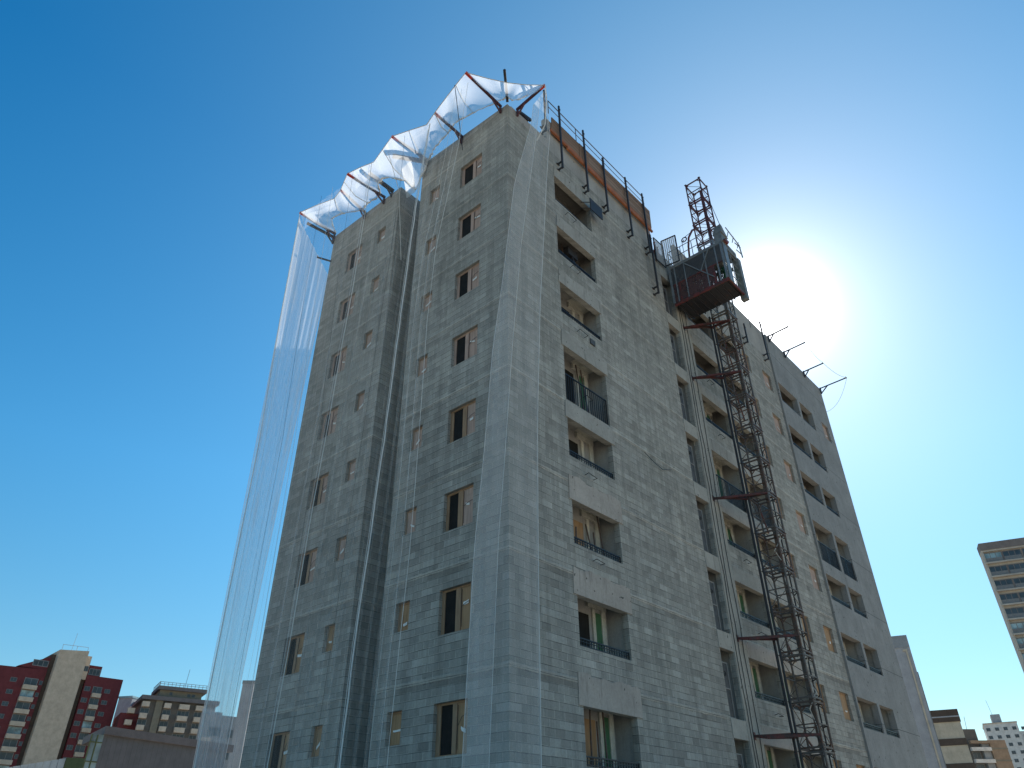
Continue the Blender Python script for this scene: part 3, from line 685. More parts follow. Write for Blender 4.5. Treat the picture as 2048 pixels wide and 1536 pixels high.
# red platform and motor cabinet on the roof
cb(MB().box(12.0, 12.95, -2.05, -.95, CZ1+.005, CZ1+.17).box(11.75, 11.98, -1.9, -1.1, CZ1+.005, CZ1+.10), 'mast_carriage', 'redsteel')
mb = MB().box(11.29, 11.85, -2.98, -2.62, CZ1+.005, CZ1+.55)
mb.hexa([(11.28, -3.02, CZ1+.555), (11.95, -3.02, CZ1+.555), (11.95, -2.58, CZ1+.555), (11.28, -2.58, CZ1+.555), (11.28, -3.04, CZ1+1.02), (11.42, -3.04, CZ1+1.02), (11.42, -2.72, CZ1+.95), (11.28, -2.72, CZ1+.95)]); mb.box(11.9, 12.7, -2.95, -2.6, CZ1+.005, CZ1+.2)
cb(mb, 'motor_cabinet', 'cagegrey')
cb(MB().box(11.4, 11.7, -3.08, -2.985, CZ1+.02, CZ1+.14).tube((11.5, -3.04, CZ1+.2), (11.8, -3.04, CZ1+.2), .05), 'drive_motor', 'redsteel')
mb = MB(); RZ = CZ1+.95
for z in (RZ, CZ1+.5): mb.tube((11.27, -.22, z), (11.27, -2.42, z), .022)
for y in (-.22, -.9, -1.5, -2.42): mb.tube((11.27, y, CZ1), (11.27, y, RZ), .02)
for z in (RZ-.1, CZ1+.4): mb.tube((12.7, -3.02, z), (13.1, -3.1, z-.1), .022)
for x in (11.8, 12.3, 12.8): mb.tube((x, -3.05, CZ1+.55), (x+.05, -3.14, CZ1+.9), .02)
mb.tube((11.6, -3.14, CZ1+.95), (12.85, -3.14, CZ1+.72), .024); mb.tube((12.85, -3.14, CZ1+.72), (12.95, -3.14, CZ1), .03)
mb.tube((12.7, -.25, RZ), (12.7, -1.0, RZ), .02); mb.tube((12.7, -.25, CZ1), (12.7, -.25, RZ), .02)
mb.tube((11.27, -.22, RZ), (12.7, -.25, RZ), .02)
cb(mb, 'roof_rail', 'galv')
# small red jib with pulley
mb = MB(); mb.path([(11.3, -1.28, CZ1), (11.3, -1.33, CZ1+.7), (11.32, -1.42, CZ1+1.25), (11.5, -1.58, CZ1+1.75), (11.9, -1.75, CZ1+2.1)], .05, 8); jb = cb(mb, 'jib_arm', 'redsteel')
mb = MB(); c = Vector((11.3, -1.18, CZ1+1.25)); mb.path([c+Vector((0, math.cos(i*math.pi/5)*.13, math.sin(i*math.pi/5)*.13)) for i in range(11)], .03, 6); mb.tube(c, c+Vector((0, .12, -.1)), .02)
pw = bld(mb, 'pulley', M['darksteel'], cage, oc)
mb = MB(); mb.tube((11.3, -1.05, CZ1+1.25), (11.3, -1.05, CZ1+.1), .01, 4); mb.tube((11.35, -3.0, CZ1+1.05), (MX+MS-.02, MY-MS, 30.7), .012, 4); mb.tube((11.3, -1.12, CZ1+1.36), (13.0, -1.1, 28.6), .012, 4)
cb(mb, 'hoist_cable', 'wire')
cb(MB().tube((12.85, -2.8, CZ0-.2), (12.95, -2.75, CZ0-1.6), .007, 4), 'hanging_wire', 'wire')

# operator inside the cage
def person(loc, rz, label):
    J = [(0, 0, .95), (0, 0, 1.15), (0, 0, 1.36), (0, .01, 1.47), (0, .01, 1.53), (0, .015, 1.62), (0, .01, 1.70)]
    Rr = [.15, .14, .15, .06, .055, .095, .07]; E_d = [(i, i+1) for i in range(6)]
    def chain(start, pts, rad):
        k = start
        for p, r in zip(pts, rad): J.append(p); Rr.append(r); E_d.append((k, len(J)-1)); k = len(J)-1
        return k
    for s in (-1, 1):
        chain(0, [(s*.10, 0, .88), (s*.11, .02, .50), (s*.11, -.01, .09), (s*.12, .14, .04)], [.10, .065, .045, .035])
        h = chain(2, [(s*.19, 0, 1.38), (s*.24, .02, 1.10), (s*.22, .24, 1.02), (s*.21, .31, 1.02)], [.065, .048, .032, .03])
        for i, (dx, l) in enumerate(((-.03, .075), (-.01, .085), (.01, .08), (.03, .065))):
            chain(h, [(s*.21+dx, .31+l*.6, 1.02), (s*.21+dx, .31+l, .99)], [.009, .008])
        chain(h, [(s*.21-s*.045, .33, 1.01), (s*.21-s*.05, .37, 1.0)], [.010, .008])
    me = bpy.data.meshes.new('person'); me.from_pydata(J, E_d, []); o = bpy.data.objects.new('person', me); S.collection.objects.link(o)
    o.modifiers.new('s', 'SKIN').use_smooth_shade = True
    for i, r in enumerate(Rr): me.skin_vertices[0].data[i].radius = (r, r)
    me.skin_vertices[0].data[0].use_root = True; me.materials.append(M['shirt'])
    o.modifiers.new('d', 'SUBSURF').levels = 1; o.modifiers['d'].render_levels = 1
    o.location = loc; o.rotation_euler = (0, 0, rz); tag(o, label, 'person')
    hm = MB(); n = 12
    for j in range(5):
        for i in range(n):
            a0, a1 = 2*math.pi*i/n, 2*math.pi*(i+1)/n; t0, t1 = j*math.pi/10, (j+1)*math.pi/10
            hm.poly([(math.cos(a)*math.cos(t)*.125, math.cos(t)*math.sin(a)*.14+.01, 1.66+math.sin(t)*.12) for a, t in ((a0, t0), (a1, t0), (a1, t1), (a0, t1))])
    hm.box(-.08, .08, .12, .20, 1.655, 1.665); hm.build('helmet', M['helmet'], o, True)
    fc = MB().box(-.07, .07, .065, .105, 1.54, 1.655).box(-.012, .012, .105, .125, 1.585, 1.62); fc.build('face', M['skin'], o)
    return o
person((12.15, -2.55, CZ0+.13), R(120), 'worker in green clothing standing inside the hoist cage')

# ------------------------------------------------------------------ outriggers that carry the net
def outrigger(base, tip, lab, brace=True, mt='maroon', r=.045, tipred=True, foot=True):
    b = Vector(base); t = Vector(tip); d_ = (t-b); L = d_.length; dn = d_.normalized()
    e = empty('outrigger', base, 0, lab, 'outrigger', 'steel outrigger arms fixed to the roof edge')
    MB().tube((0, 0, 0), d_*.84, r, 4).build('arm', M[mt], e)
    MB().tube(d_*.841, d_, r*1.02, 4).tube(d_*.97, d_*.97+Vector((0, 0, .10)), .02, 5).build('tip', M['tip'] if tipred else M[mt], e)
    if brace:
        hz = Vector((dn.x, dn.y, 0)).normalized()
        MB().tube(hz*.05+Vector((0, 0, -.38)), d_*.30, .028, 4).tube(hz*.05+Vector((0, 0, -.42)), hz*.05+Vector((0, 0, .06)), .035, 4).build('brace', M[mt], e)
    return e
T = [((-.02, 11.02, 26.75), (-1.97, 11.1, 26.74), 'net outrigger at the outer left corner of the roof'),
     ((-.02, 8.72, 26.55), (-1.5, 8.66, 26.80), 'second net outrigger from the left, shorter than its neighbours'),
     ((-.02, 7.35, 26.55), (-2.0, 7.47, 26.49), 'third net outrigger from the left, on the left block'),
     ((-.02, 4.58, 26.80), (-2.0, 4.52, 26.41), 'net outrigger right of the recess, above the inner corner'),
     ((-.02, 2.47, 26.50), (-1.6, 2.38, 26.35), 'net outrigger above the column of large boarded windows'),
     ((-.02, .31, 26.45), (-1.97, .32, 26.50), 'net outrigger at the front corner reaching out to the left')]
for a in T: outrigger(*a)
outrigger((-.02, 11.06, 26.55), (-1.38, 11.37, 26.7), 'dark doubled beam beside the outrigger at the left corner', True, 'darksteel', .05, False)
outrigger((.05, 6.88, 26.65), (-1.2, 7.07, 26.9), 'thick dark beam at the inner top corner of the left block', True, 'darksteel', .07, False)
outrigger((-.02, 4.70, 26.80), (-1.17, 5.52, 26.8), 'thick horizontal brown beam pointing left over the recess', False, 'brownsteel', .07, False)
outrigger((-.05, -.05, 26.40), (-.98, -.74, 26.72), 'upright looking diagonal beam at the very corner of the roof', False, 'darksteel', .05, False)
outrigger((.52, -.02, 26.5), (.51, -1.49, 26.65), 'net outrigger with a red tip right of the front corner', True)
outrigger((-.02, 11.0, 25.0), (-.62, 11.25, 25.0), 'small dark bracket under the roof at the left edge', False, 'darksteel', .03, False)
for i, (x, L) in enumerate(((23.06, 1.35), (25.24, 1.42), (28.15, 1.37), (30.8, 1.85))):
    outrigger((x, -.12, 27.9), (x, -.1-L, 27.97), ['faint outrigger nearest the sun above the smooth grey end', 'second outrigger on the smooth grey end, counted from the sun', 'third outrigger on the smooth grey end, with ropes tied on', 'longest outrigger at the far right roof corner'][i], True, 'darksteel', .03, False)
def sag(a, b, s, n=12):
    a = Vector(a); b = Vector(b); return [a.lerp(b, i/n)-Vector((0, 0, s*4*(i/n)*(1-i/n))) for i in range(n+1)]
tag(MB().path(sag((28.15, -1.47, 27.97), (30.8, -1.95, 27.97), .25), .010, 4).build('rope', M['rope']), 'thin rope between the two far right outriggers', 'rope')
tag(MB().path(sag((25.24, -1.5, 27.97), (28.15, -1.47, 27.97), .2), .008, 4).build('rope', M['rope']), 'thin rope between the middle outriggers of the smooth end', 'rope')
tag(MB().path(sag((30.8, -1.95, 27.97), (30.98, -.1, 26.2), .5), .008, 4).build('rope', M['rope']), 'slack rope from the last outrigger down to the wall', 'rope')

# winch near the corner
wn_ = empty('roof_winch', (1.35, .25, 26.5), 0, 'small dark winch on a tripod at the roof corner under the net', 'winch')
MB().tube((-.25, 0, 0), (0, 0, .5), .02).tube((.25, 0, 0), (0, 0, .5), .02).tube((0, .3, 0), (0, 0, .5), .02).build('tripod', M['darksteel'], wn_)
MB().tube((-.45, -.1, .40), (.35, .0, .78), .055, 4).box(-.15, .15, -.08, .08, .48, .66).build('boom', M['darksteel'], wn_)

# ------------------------------------------------------------------ nets
def grid_mesh(name, rowsP, mat, parent, origin, edge=True, uvs=1.):
    nr = len(rowsP); nc = len(rowsP[0]); v = [tuple(Vector(p)-Vector(origin)) for r in rowsP for p in r]
    f = [(i*nc+j, i*nc+j+1, (i+1)*nc+j+1, (i+1)*nc+j) for i in range(nr-1) for j in range(nc-1)]
    me = bpy.data.meshes.new(name); me.from_pydata(v, [], f); me.materials.append(mat)
    a = me.uv_layers.new(name='uv'); b = me.uv_layers.new(name='edge')
    # u = width measured along the top row, v = height
    U = [0.]
    for j in range(1, nc): U.append(U[-1]+(Vector(rowsP[0][j])-Vector(rowsP[0][j-1])).length)
    for p in me.polygons:
        for li, vi in zip(p.loop_indices, p.vertices):
            i, j = divmod(vi, nc); a.data[li].uv = (U[j]*uvs, v[vi][2]); b.data[li].uv = (min(j, nc-1-j)/(nc-1)*2, 0)
    me.polygons.foreach_set('use_smooth', [True]*len(f))
    o = bpy.data.objects.new(name, me); S.collection.objects.link(o); o.parent = parent; return o
def interp(poly, t):
    """resample polyline by fraction"""
    ls = [0.]
    for a, b in zip(poly, poly[1:]): ls.append(ls[-1]+(Vector(b)-Vector(a)).length)
    s = t*ls[-1]
    for i in range(len(poly)-1):
        if s <= ls[i+1] or i == len(poly)-2:
            return Vector(poly[i]).lerp(Vector(poly[i+1]), (s-ls[i])/max(1e-6, ls[i+1]-ls[i]))
RID = [(-1.97, 11.1, 26.74), (-1.8, 9.99, 26.55), (-1.6, 8.91, 26.34), (-1.5, 8.66, 26.8), (-1.7, 8.16, 26.77), (-2.0, 7.47, 26.49), (-1.8, 6.84, 26.58), (-1.65, 6.12, 26.46), (-1.8, 5.37, 26.49), (-2.0, 4.52, 26.41), (-1.8, 3.7, 26.25), (-1.65, 2.79, 25.95), (-1.65, 2.36, 26.29), (-1.75, 1.64, 26.43), (-1.85, 0.98, 26.51), (-1.97, 0.32, 26.5), (-1.3, -.2, 26.35), (-.7, -.65, 26.3), (-.1, -1.1, 26.38), (.51, -1.49, 26.65)]
INN = [(-.05, 11.0, 26.83), (-0.5, 10.83, 27.31), (-0.7, 9.52, 26.59), (-0.25, 8.74, 26.5), (-0.5, 7.91, 26.21), (-0.2, 7.42, 26.62), (-0.8, 6.93, 26.54), (-0.9, 6.29, 26.33), (-0.4, 5.43, 25.86), (-0.15, 5.04, 25.14), (-0.07, 4.51, 26.64), (-0.4, 3.68, 26.61), (-0.5, 2.78, 26.53), (-0.5, 2.46, 26.9), (-0.35, 1.52, 26.85), (-0.06, 0.28, 26.79), (-.06, .05, 26.75), (0.0, -.08, 26.7), (.2, -.12, 26.65), (.35, -.75, 26.55)]
cn = empty('net_canopy', (-1, 5.5, 26.5), 0, 'white net canopy sagging between the outriggers along the roof edge', 'safety net')
def canopy_rows():
    nc = 96; nr = 12; rows_ = []
    from_idx = [i/(len(RID)-1) for i in range(len(RID))]
    def at(P, t):
        x = t*(len(P)-1); i = min(int(x), len(P)-2); return Vector(P[i]).lerp(Vector(P[i+1]), x-i)
    for r in range(nr+1):
        s = r/nr; row = []
        for c in range(nc+1):
            t = c/nc; a = at(RID, t); b = at(INN, t); p = a.lerp(b, s)
            p.z -= .22*math.sin(math.pi*s)*(1+.5*math.sin(c*.9)) ; p.z += .025*math.sin(c*.8+s*4)*math.sin(math.pi*s); p.y += .02*math.sin(c*.9+s*5)*math.sin(math.pi*s)
            row.append(p)
        rows_.append(row)
    return rows_
grid_mesh('net_sheet', canopy_rows(), M['netcanopy'], cn, (-1, 5.5, 26.5))
mb = MB(); mb.path(RID, .016, 5); bld(mb, 'edge_rope', M['rope'], cn, (-1, 5.5, 26.5))
mb = MB(); pr = []
for i in range(120):
    x = i/119*(len(INN)-1); j = min(int(x), len(INN)-2); q = Vector(INN[j]).lerp(Vector(INN[j+1]), x-j)+Vector((random.uniform(-.03, .03), random.uniform(-.03, .03), random.uniform(-.04, .04))); pr.append(q)
for a, b in zip(pr, pr[1:]): mb.tube(a, b, random.uniform(.015, .05), 5)
bld(mb, 'gathered_hem', M['gather'], cn, (-1, 5.5, 26.5))
mb = MB()
for i in range(2, len(RID)-4, 2):
    a, b = Vector(RID[i]), Vector(INN[i]); mid = a.lerp(b, .5)-Vector((0, 0, .22)); mb.path([a, mid, b], .018, 5)
bld(mb, 'seam', M['gather'], cn, (-1, 5.5, 26.5))
# extra flaps hanging at the recess, as in a torn net
mbp = [[Vector((-.75+.1*s, 4.75+.6*t, 26.3-.1*t)).lerp(Vector((-.25, 4.9+.55*t, 24.9)), s) for t in (0, .2, .4, .6, .8, 1)] for s in (0, .25, .5, .75, 1)]
grid_mesh('net_flap', mbp, M['netcanopy'], cn, (-1, 5.5, 26.5))

L0 = [(-2.0, 10.99, 26.57), (-1.8, 11.1, 20.55), (-1.59, 11.06, 14.53), (-1.44, 11.27, 9.9), (-1.3, 11.44, 6.02), (-1.2, 11.5, 2.5), (-1.1, 11.5, 0.1)]
L1 = [(-1.96, 5.78, 25.9), (-1.89, 5.81, 23.27), (-1.76, 6.08, 19.38), (-1.67, 6.37, 16.91), (-1.57, 6.62, 13.87), (-1.47, 6.94, 10.84), (-1.34, 7.22, 7.19), (-1.23, 7.54, 3.89), (-1.1, 7.7, .1)]
L2 = [(-1.75, 2.45, 25.6), (-1.83, 2.72, 21.35), (-1.68, 3.15, 17.16), (-1.53, 3.52, 12.67), (-1.42, 3.87, 9.3), (-1.32, 4.19, 6.39), (-1.22, 4.37, 3.67), (-1.1, 4.5, .1)]
L3 = [(-1.85, .3, 26.0), (-1.87, 0.60, 22.8), (-1.79, 1.16, 20.38), (-1.73, 1.6, 18.54), (-1.63, 1.89, 15.72), (-1.54, 1.98, 12.84), (-1.45, 2.09, 10.42), (-1.38, 2.2, 8.31), (-1.32, 2.38, 6.4), (-1.22, 2.62, 3.55), (-1.1, 2.7, .1)]
M0 = [(.05, -1.25, 25.2), (-0.01, -1.16, 24.05), (-0.43, -0.7, 20.99), (-0.69, -0.4, 16.61), (-0.87, -0.18, 13.97), (-1.0, -0.01, 10.37), (-1.1, 0.1, 8.5), (-1.12, 0.14, 7.59), (-1.19, 0.25, 3.49), (-1.2, .3, .1)]
M1 = [(0.25, -1.42, 25.6), (0.2, -1.39, 24.99), (0.08, -1.24, 22.93), (-0.27, -0.83, 18.29), (-0.48, -0.58, 13.99), (-0.62, -0.4, 10.27), (-0.7, -0.3, 8.51), (-0.8, -0.14, 3.39), (-.8, -.1, .1)]
M2 = [(0.45, -1.55, 26.3), (0.51, -1.6, 23.65), (0.4, -1.5, 21.91), (0.11, -1.18, 15.48), (0.01, -1.04, 11.54), (-0.02, -0.97, 8.06), (-0.03, -0.91, 3.39), (-.03, -.9, .1)]
def zlev(poly, z):
    if z >= poly[0][2]: return Vector(poly[0])
    for a, b in zip(poly, poly[1:]):
        if a[2] >= z >= b[2]: return Vector(a).lerp(Vector(b), (a[2]-z)/max(1e-6, a[2]-b[2]))
    return Vector(poly[-1])
def curtain(name, PL, PR, mat, label, nc=60, nr=40, amp=.07, freq=5., seed=0, nrm_=(1, 0), pin=True, parent=None, ztop=None):
    rnd = random.Random(seed); ph = [rnd.uniform(0, 6.28) for _ in range(6)]
    o_ = tuple(Vector(PL[-1]).lerp(Vector(PR[-1]), .5))
    e = parent or empty(name, o_, 0, label, 'safety net', 'white nets hanging in front of the facade')
    if parent: o_ = tuple(parent.location)
    rws = []
    for r in range(nr+1):
        s = r/nr; row = []
        for c in range(nc+1):
            t = c/nc
            if ztop: zt = ztop(t)
            else: zt = PL[0][2]*(1-t)+PR[0][2]*t
            z = zt*(1-s)+.1*s; a = zlev(PL, z); b = zlev(PR, z); p = a.lerp(b, t); p.z = z
            w = (b-a).length; env = min(1, 6*t*(1-t)+.15)*min(1, s*3+.2)
            d_ = math.sin(t*freq*6.28+ph[0]+s*.5)+.6*math.sin(t*freq*2.3*6.28+ph[1])+.3*math.sin(t*freq*4.1*6.28+ph[2]+s*2)
            p.x += nrm_[0]*amp*env*d_; p.y += nrm_[1]*amp*env*d_
            row.append(p)
        rws.append(row)
    grid_mesh('net_sheet', rws, M[mat], e, o_); return e
cA = curtain('net_curtain', L0, L1, 'netcurtain', 'sunlit white net curtain hanging past the left edge of the tower', 110, 40, .06, 4, 1, ztop=lambda t: 26.4-.7*t)
cB = curtain('net_curtain', L1, L2, 'netveil', 'thin net curtain hanging in front of the recess between the blocks', 90, 40, .06, 6, 2)
cC = curtain('net_curtain', L2, L3, 'netveil', 'faint net curtain over the column of small boarded windows', 60, 40, .07, 4, 3)
cD = curtain('net_curtain', M0, M2, 'netband', 'grey translucent net band hanging around the front corner', 50, 44, .03, 2, 4, (.7, .7))
curtain('x', M0, M1, 'netband', '', 30, 44, .02, 2, 5, (.7, .7), parent=cD)
# wrap-around behind the left end
E0 = [(-1.9, 11.15, 26.4), (-1.6, 11.3, 14.5), (-1.3, 11.6, 6.0), (-1.1, 11.7, .1)]; E1 = [(.6, 12.1, 25.2), (.3, 12.2, 14.5), (.1, 12.2, 6.0), (0, 12.2, .1)]
curtain('x', E0, E1, 'netend', '', 60, 40, .10, 6, 6, (.3, .9), parent=cA)
def cord(P_, r, e, nm='seam_cord', mt='gather', wob=.0):
    pts = [zlev(P_, P_[0][2]+(P_[-1][2]-P_[0][2])*i/40) for i in range(41)]
    pts = [p+Vector((random.uniform(-wob, wob), random.uniform(-wob, wob), 0)) for p in pts]
    bld(MB().path(pts, r, 5), nm, M[mt], e, tuple(e.location))
def shift(P_, dy, dx=0): return [(p[0]+dx, p[1]+dy, p[2]) for p in P_]
cord(L1, .011, cB); cord(L2, .02, cC, wob=.012); cord(shift(L2, .22, .1), .008, cC); cord(L0, .018, cA); cord(M2, .006, cD); cord(M1, .005, cD)
for i, dy in enumerate((-.45, -1.6, -2.4, -3.8)): cord(shift(L0, dy, .03*i), .005 if i % 2 else .006, cA, 'cord', 'wire' if i % 2 else 'gather')
for dy in (.35, .7): cord(shift(L3, dy, .02), .004, cC, 'cord')
cord(L3, .006, cC)
cord(shift(L1, .18, .02), .006, cB, 'cord'); cord(shift(M0, .0, 0), .005, cD, 'cord')
for dy in (2.0,): cord(shift(L1, -dy, .05), .005, cB, 'cord', 'wire')
# white line gathered at mid height of the left curtain
# ropes from canopy to wall
tag(MB().tube((-1.6, 5.2, 26.3), (-1.0, 5.0, 24.4), .012, 5).tube((-1.0, 5.0, 24.4), (-.5, 5.05, 21), .012, 5).build('rope', M['rope']), 'rope hanging from the canopy in front of the recess', 'rope')
tag(MB().tube((-1.9, .98, 26.45), (-1.5, .8, 22.9), .014, 5).build('rope', M['wire']), 'dark rope hanging from the canopy above the top large window', 'rope')
tag(MB().path([(.5, -1.5, 26.6), (.62, -1.45, 26.0), (.9, -1.1, 25.0), (1.0, -.6, 24.6)], .02, 5).build('rope', M['gather']), 'knotted end of net tied beside the first outrigger right of the corner', 'rope')

# ================================================================== background buildings
def fac(name, P, az, label, cat='building', group=None): return empty(name, (P[0], P[1], 0), R(az), label, cat, group)
def wnd(par, u0, u1, z0, z1, y=-.04, frame='wframe', glassm='bgglass', nv=2, balc=False, name='window'):
    mb = MB(); mb.box(u0, u1, y, y+.035, z0, z1); mb.cur = 1; f = max(.04, (u1-u0)*.05)
    mb.box(u0-f, u0, y-.03, y+.036, z0-f, z1+f).box(u1, u1+f, y-.03, y+.036, z0-f, z1+f).box(u0, u1, y-.03, y+.036, z1, z1+f).box(u0, u1, y-.03, y+.036, z0-f, z0)
    for i in range(1, nv): x = u0+(u1-u0)*i/nv; mb.box(x-f*.35, x+f*.35, y-.02, y-.001, z0, z1)
    return mb.build(name, [M[glassm], M[frame]], par)
M['wframe'] = plain('window_frame_grey', (.2, .2, .2), .6); M['bgglass'] = glass('far_window_glass', (.028, .036, .045), .3); M['paleglass'] = glass('pale_glass', (.20, .28, .30), .25)
M['red'] = concrete('dark_red_render', (.145, .038, .042), .25, False); M['beige'] = concrete('beige_render', (.50, .41, .32), .25, False); M['dkbrown'] = concrete('dark_brown_render', (.10, .075, .06), .2, False)
M['taupe'] = concrete('taupe_render', (.13, .12, .11), .25, False); M['palebox'] = concrete('pale_balcony_render', (.52, .44, .36), .2, False); M['olive'] = concrete('olive_render', (.21, .19, .15), .2, False)
M['lgrey'] = concrete('light_grey_render', (.36, .36, .37), .25, False); M['mgrey'] = concrete('mid_grey_render', (.27, .28, .29), .25, False); M['shedm'] = None
M['capgrey'] = concrete('cap_grey', (.15, .14, .145), .2, False); M['twbrown'] = concrete('tower_brown', (.20, .175, .165), .15, False); M['twband'] = concrete('tower_band', (.44, .40, .35), .15, False)
M['white'] = concrete('white_render', (.60, .58, .55), .3, False); M['cream2'] = concrete('cream_render', (.50, .43, .33), .3, False); M['brickbr'] = concrete('brown_render', (.27, .20, .145), .2, False)
M['greenr'] = concrete('green_render', (.12, .14, .07), .2, False)
def corrugated():
    s = NT('dark_standing_seam_sheet'); c = s.n("ShaderNodeTexCoord").outputs['Object']; sp = s.n("ShaderNodeSeparateXYZ"); s.l(c, sp.inputs[0])
    f = s.math('FRACT', s.math('DIVIDE', sp.outputs[0], .42)); g = s.smooth(f, .06, .0); n = s.noise(c, 1.5, 4)
    col = s.mix(g, s.ramp(n, [(.3, (.085, .082, .09)), (.7, (.12, .115, .125))]), (.02, .02, .02)); s.l(col, s.b.inputs['Base Color']); s.b.inputs['Roughness'].default_value = .5
    s.bump(f, .5, .03); return s.m
M['shedm'] = corrugated()

# -- red and beige apartment block, far left (235 m)
k_ = 1.424; RP = (CAM.x+(46.87-CAM.x)*k_, CAM.y+(142.09-CAM.y)*k_)
rb = fac('red_apartment_building', RP, -3.5, 'dark red apartment block with a tall beige slab, at the lower left')
MB().box(-9.3, 0, 0, 16, 0, 43.7).build('wall', M['red'], rb)
MB().box(-9.35, -6.0, .5, 12, 43.7, 46.3).build('penthouse', M['red'], rb)
mb = MB(); mb.hexa([(-30, 0, 0), (-19.0, 0, 0), (-19.0, 16, 0), (-30, 16, 0), (-30, 0, 43.2), (-19.0, 0, 43.6), (-19.0, 16, 43.6), (-30, 16, 43.2)])
mb.hexa([(-26, .3, 43.6), (-19.0, .3, 43.6), (-19.0, 12, 43.6), (-26, 12, 43.6), (-25.5, .3, 43.9), (-19.0, .3, 46.9), (-19.0, 12, 46.9), (-25.5, 12, 43.9)]); mb.build('wall', M['red'], rb)
mb = MB(); mb.hexa([(-17.9, -1.4, 0), (-10.9, -1.4, 0), (-10.9, 14, 0), (-17.9, 14, 0), (-17.9, -1.4, 48.6), (-10.9, -1.4, 49.3), (-10.9, 14, 49.3), (-17.9, 14, 48.6)]); mb.build('beige_slab', M['beige'], rb)
MB().box(-19.0, -17.91, .6, 14, 0, 47.6).build('stair_recess', M['dkbrown'], rb); MB().box(-10.89, -9.36, .9, 14, 0, 42.5).build('stair_recess', M['dkbrown'], rb)
MB().box(-10.89, -9.36, .2, 13, 42.5, 48.4).build('beige_tower', M['beige'], rb)
mb = MB()
for a in (-17.5, -14, -11.3): mb.tube((a, -1.2, 48.6), (a, -1.2, 50.1), .05)
mb.tube((-17.5, -1.2, 50.0), (-11.3, -1.2, 50.2), .05); mb.tube((-14.4, 2, 49), (-14.2, 2, 54), .04); mb.build('roof_rail', M['lgrey'], rb)
for r in range(15):
    z = 38.8-2.8*r+1.4
    if z < 2: break
    MB().box(-6.95, -4.75, -.9, -.001, z-1.75, z-.75).build('balcony_front', M['beige'], rb)
    wnd(rb, -6.9, -4.8, z-.6, z+.85, glassm='paleglass' if r % 4 == 3 else 'bgglass')
    wnd(rb, -3.9, -2.6, z-.3, z+.6); wnd(rb, -9.0, -7.7, z-.3, z+.7)
    MB().box(-23.4, -20.2, -1.0, -.001, z-1.75, z-.75).build('balcony_front', M['beige'], rb)
    wnd(rb, -23.2, -20.4, z-.6, z+.85, glassm='paleglass' if r % 3 == 1 else 'bgglass')
    wnd(rb, -26.4, -25.1, z-.3, z+.6); wnd(rb, -19.9, -19.2, z-.3, z+.6, nv=1)
wnd(rb, -8.9, -6.3, 44.0, 45.4, .46, nv=3); wnd(rb, -22.6, -19.3, 44.4, 45.6, .26, nv=3); wnd(rb, -10.7, -9.5, 44.6, 45.8, .15)

# -- taupe balconied block (230 m)
tb = fac('balcony_apartment_building', (84.4, 196.7), -16, 'taupe apartment block with pale balcony boxes and an overhanging flat roof')
MB().box(-8.8, 9.5, 0, 15, 0, 38.2).build('wall', M['taupe'], tb)
MB().box(-9.8, 10.2, -1.2, 16, 38.2, 39.2).build('roof', M['capgrey'], tb)
MB().box(-5.5, 5.4, .3, 10, 39.2, 41.0).build('penthouse', M['olive'], tb)
MB().box(-6.2, 6.4, -.8, 11, 41.0, 41.9).build('roof_cap', M['capgrey'], tb)
mb = MB()
for i in range(13): x = -6+i; mb.tube((x, -.6, 41.9), (x, -.6, 42.9), .05, 4)
for z in (42.4, 42.9): mb.tube((-6.1, -.6, z), (6.3, -.6, z), .05, 4)
for i in range(8): mb.tube((-6.1, -.6+i*1.4, 41.9), (-6.1, -.6+i*1.4, 42.9), .05, 4)
mb.tube((-6.1, -.6, 42.9), (-6.1, 9.5, 42.9), .05, 4); mb.tube((.6, 1, 41.9), (.9, 1, 47), .05, 4); mb.build('roof_rail', M['mgrey'], tb)
wnd(tb, 1.6, 2.4, 39.8, 40.5, .26, nv=1); wnd(tb, 2.8, 3.6, 39.8, 40.5, .26, nv=1); wnd(tb, -3.0, -2.3, 39.9, 40.6, .26, nv=1)
MB().box(-5.9, -4.2, -.5, -.001, 0, 38.19).build('stair_column', M['olive'], tb)
for r in range(13):
    z = 37.6-2.85*r
    for a, b in ((-9.3, -7.5), (-3.8, -2.1), (.0, 2.6), (4.3, 6.7)):
        MB().box(a, b, -1.5, -.001, z-1.2, z).build('balcony_front', M['palebox'], tb)
        wnd(tb, a+.1, b+.3, z-2.75, z-1.5, nv=3 if b-a > 2 else 2)
MB().box(-13.5, -8.81, 2.5, 14, 0, 35.0).build('red_wing', M['red'], tb)
for r in range(11):
    z = 36.3-2.85*r; MB().box(-12.1, -10.4, 1.0, 2.499, z-1.4, z-.2).build('balcony_front', M['palebox'], tb)
# -- grey slab between
mg = fac('grey_apartment_building', (81.51, 230.55), -60, 'pale grey tower with blank side between the red and taupe blocks')
MB().box(0, 4.6, 0, 14, 0, 43).build('wall', M['lgrey'], mg); MB().box(4.61, 9.5, 1, 14, 0, 42).build('wall', M['lgrey'], mg)
for r in range(12): MB().box(4.7, 9.0, -.3, .99, 39.5-2.9*r, 40.6-2.9*r).build('balcony_front', M['palebox'], mg)
MB().box(-.3, 4.7, -.3, 5, 43.0, 43.5).build('roof_cap', M['paleglass'], mg)
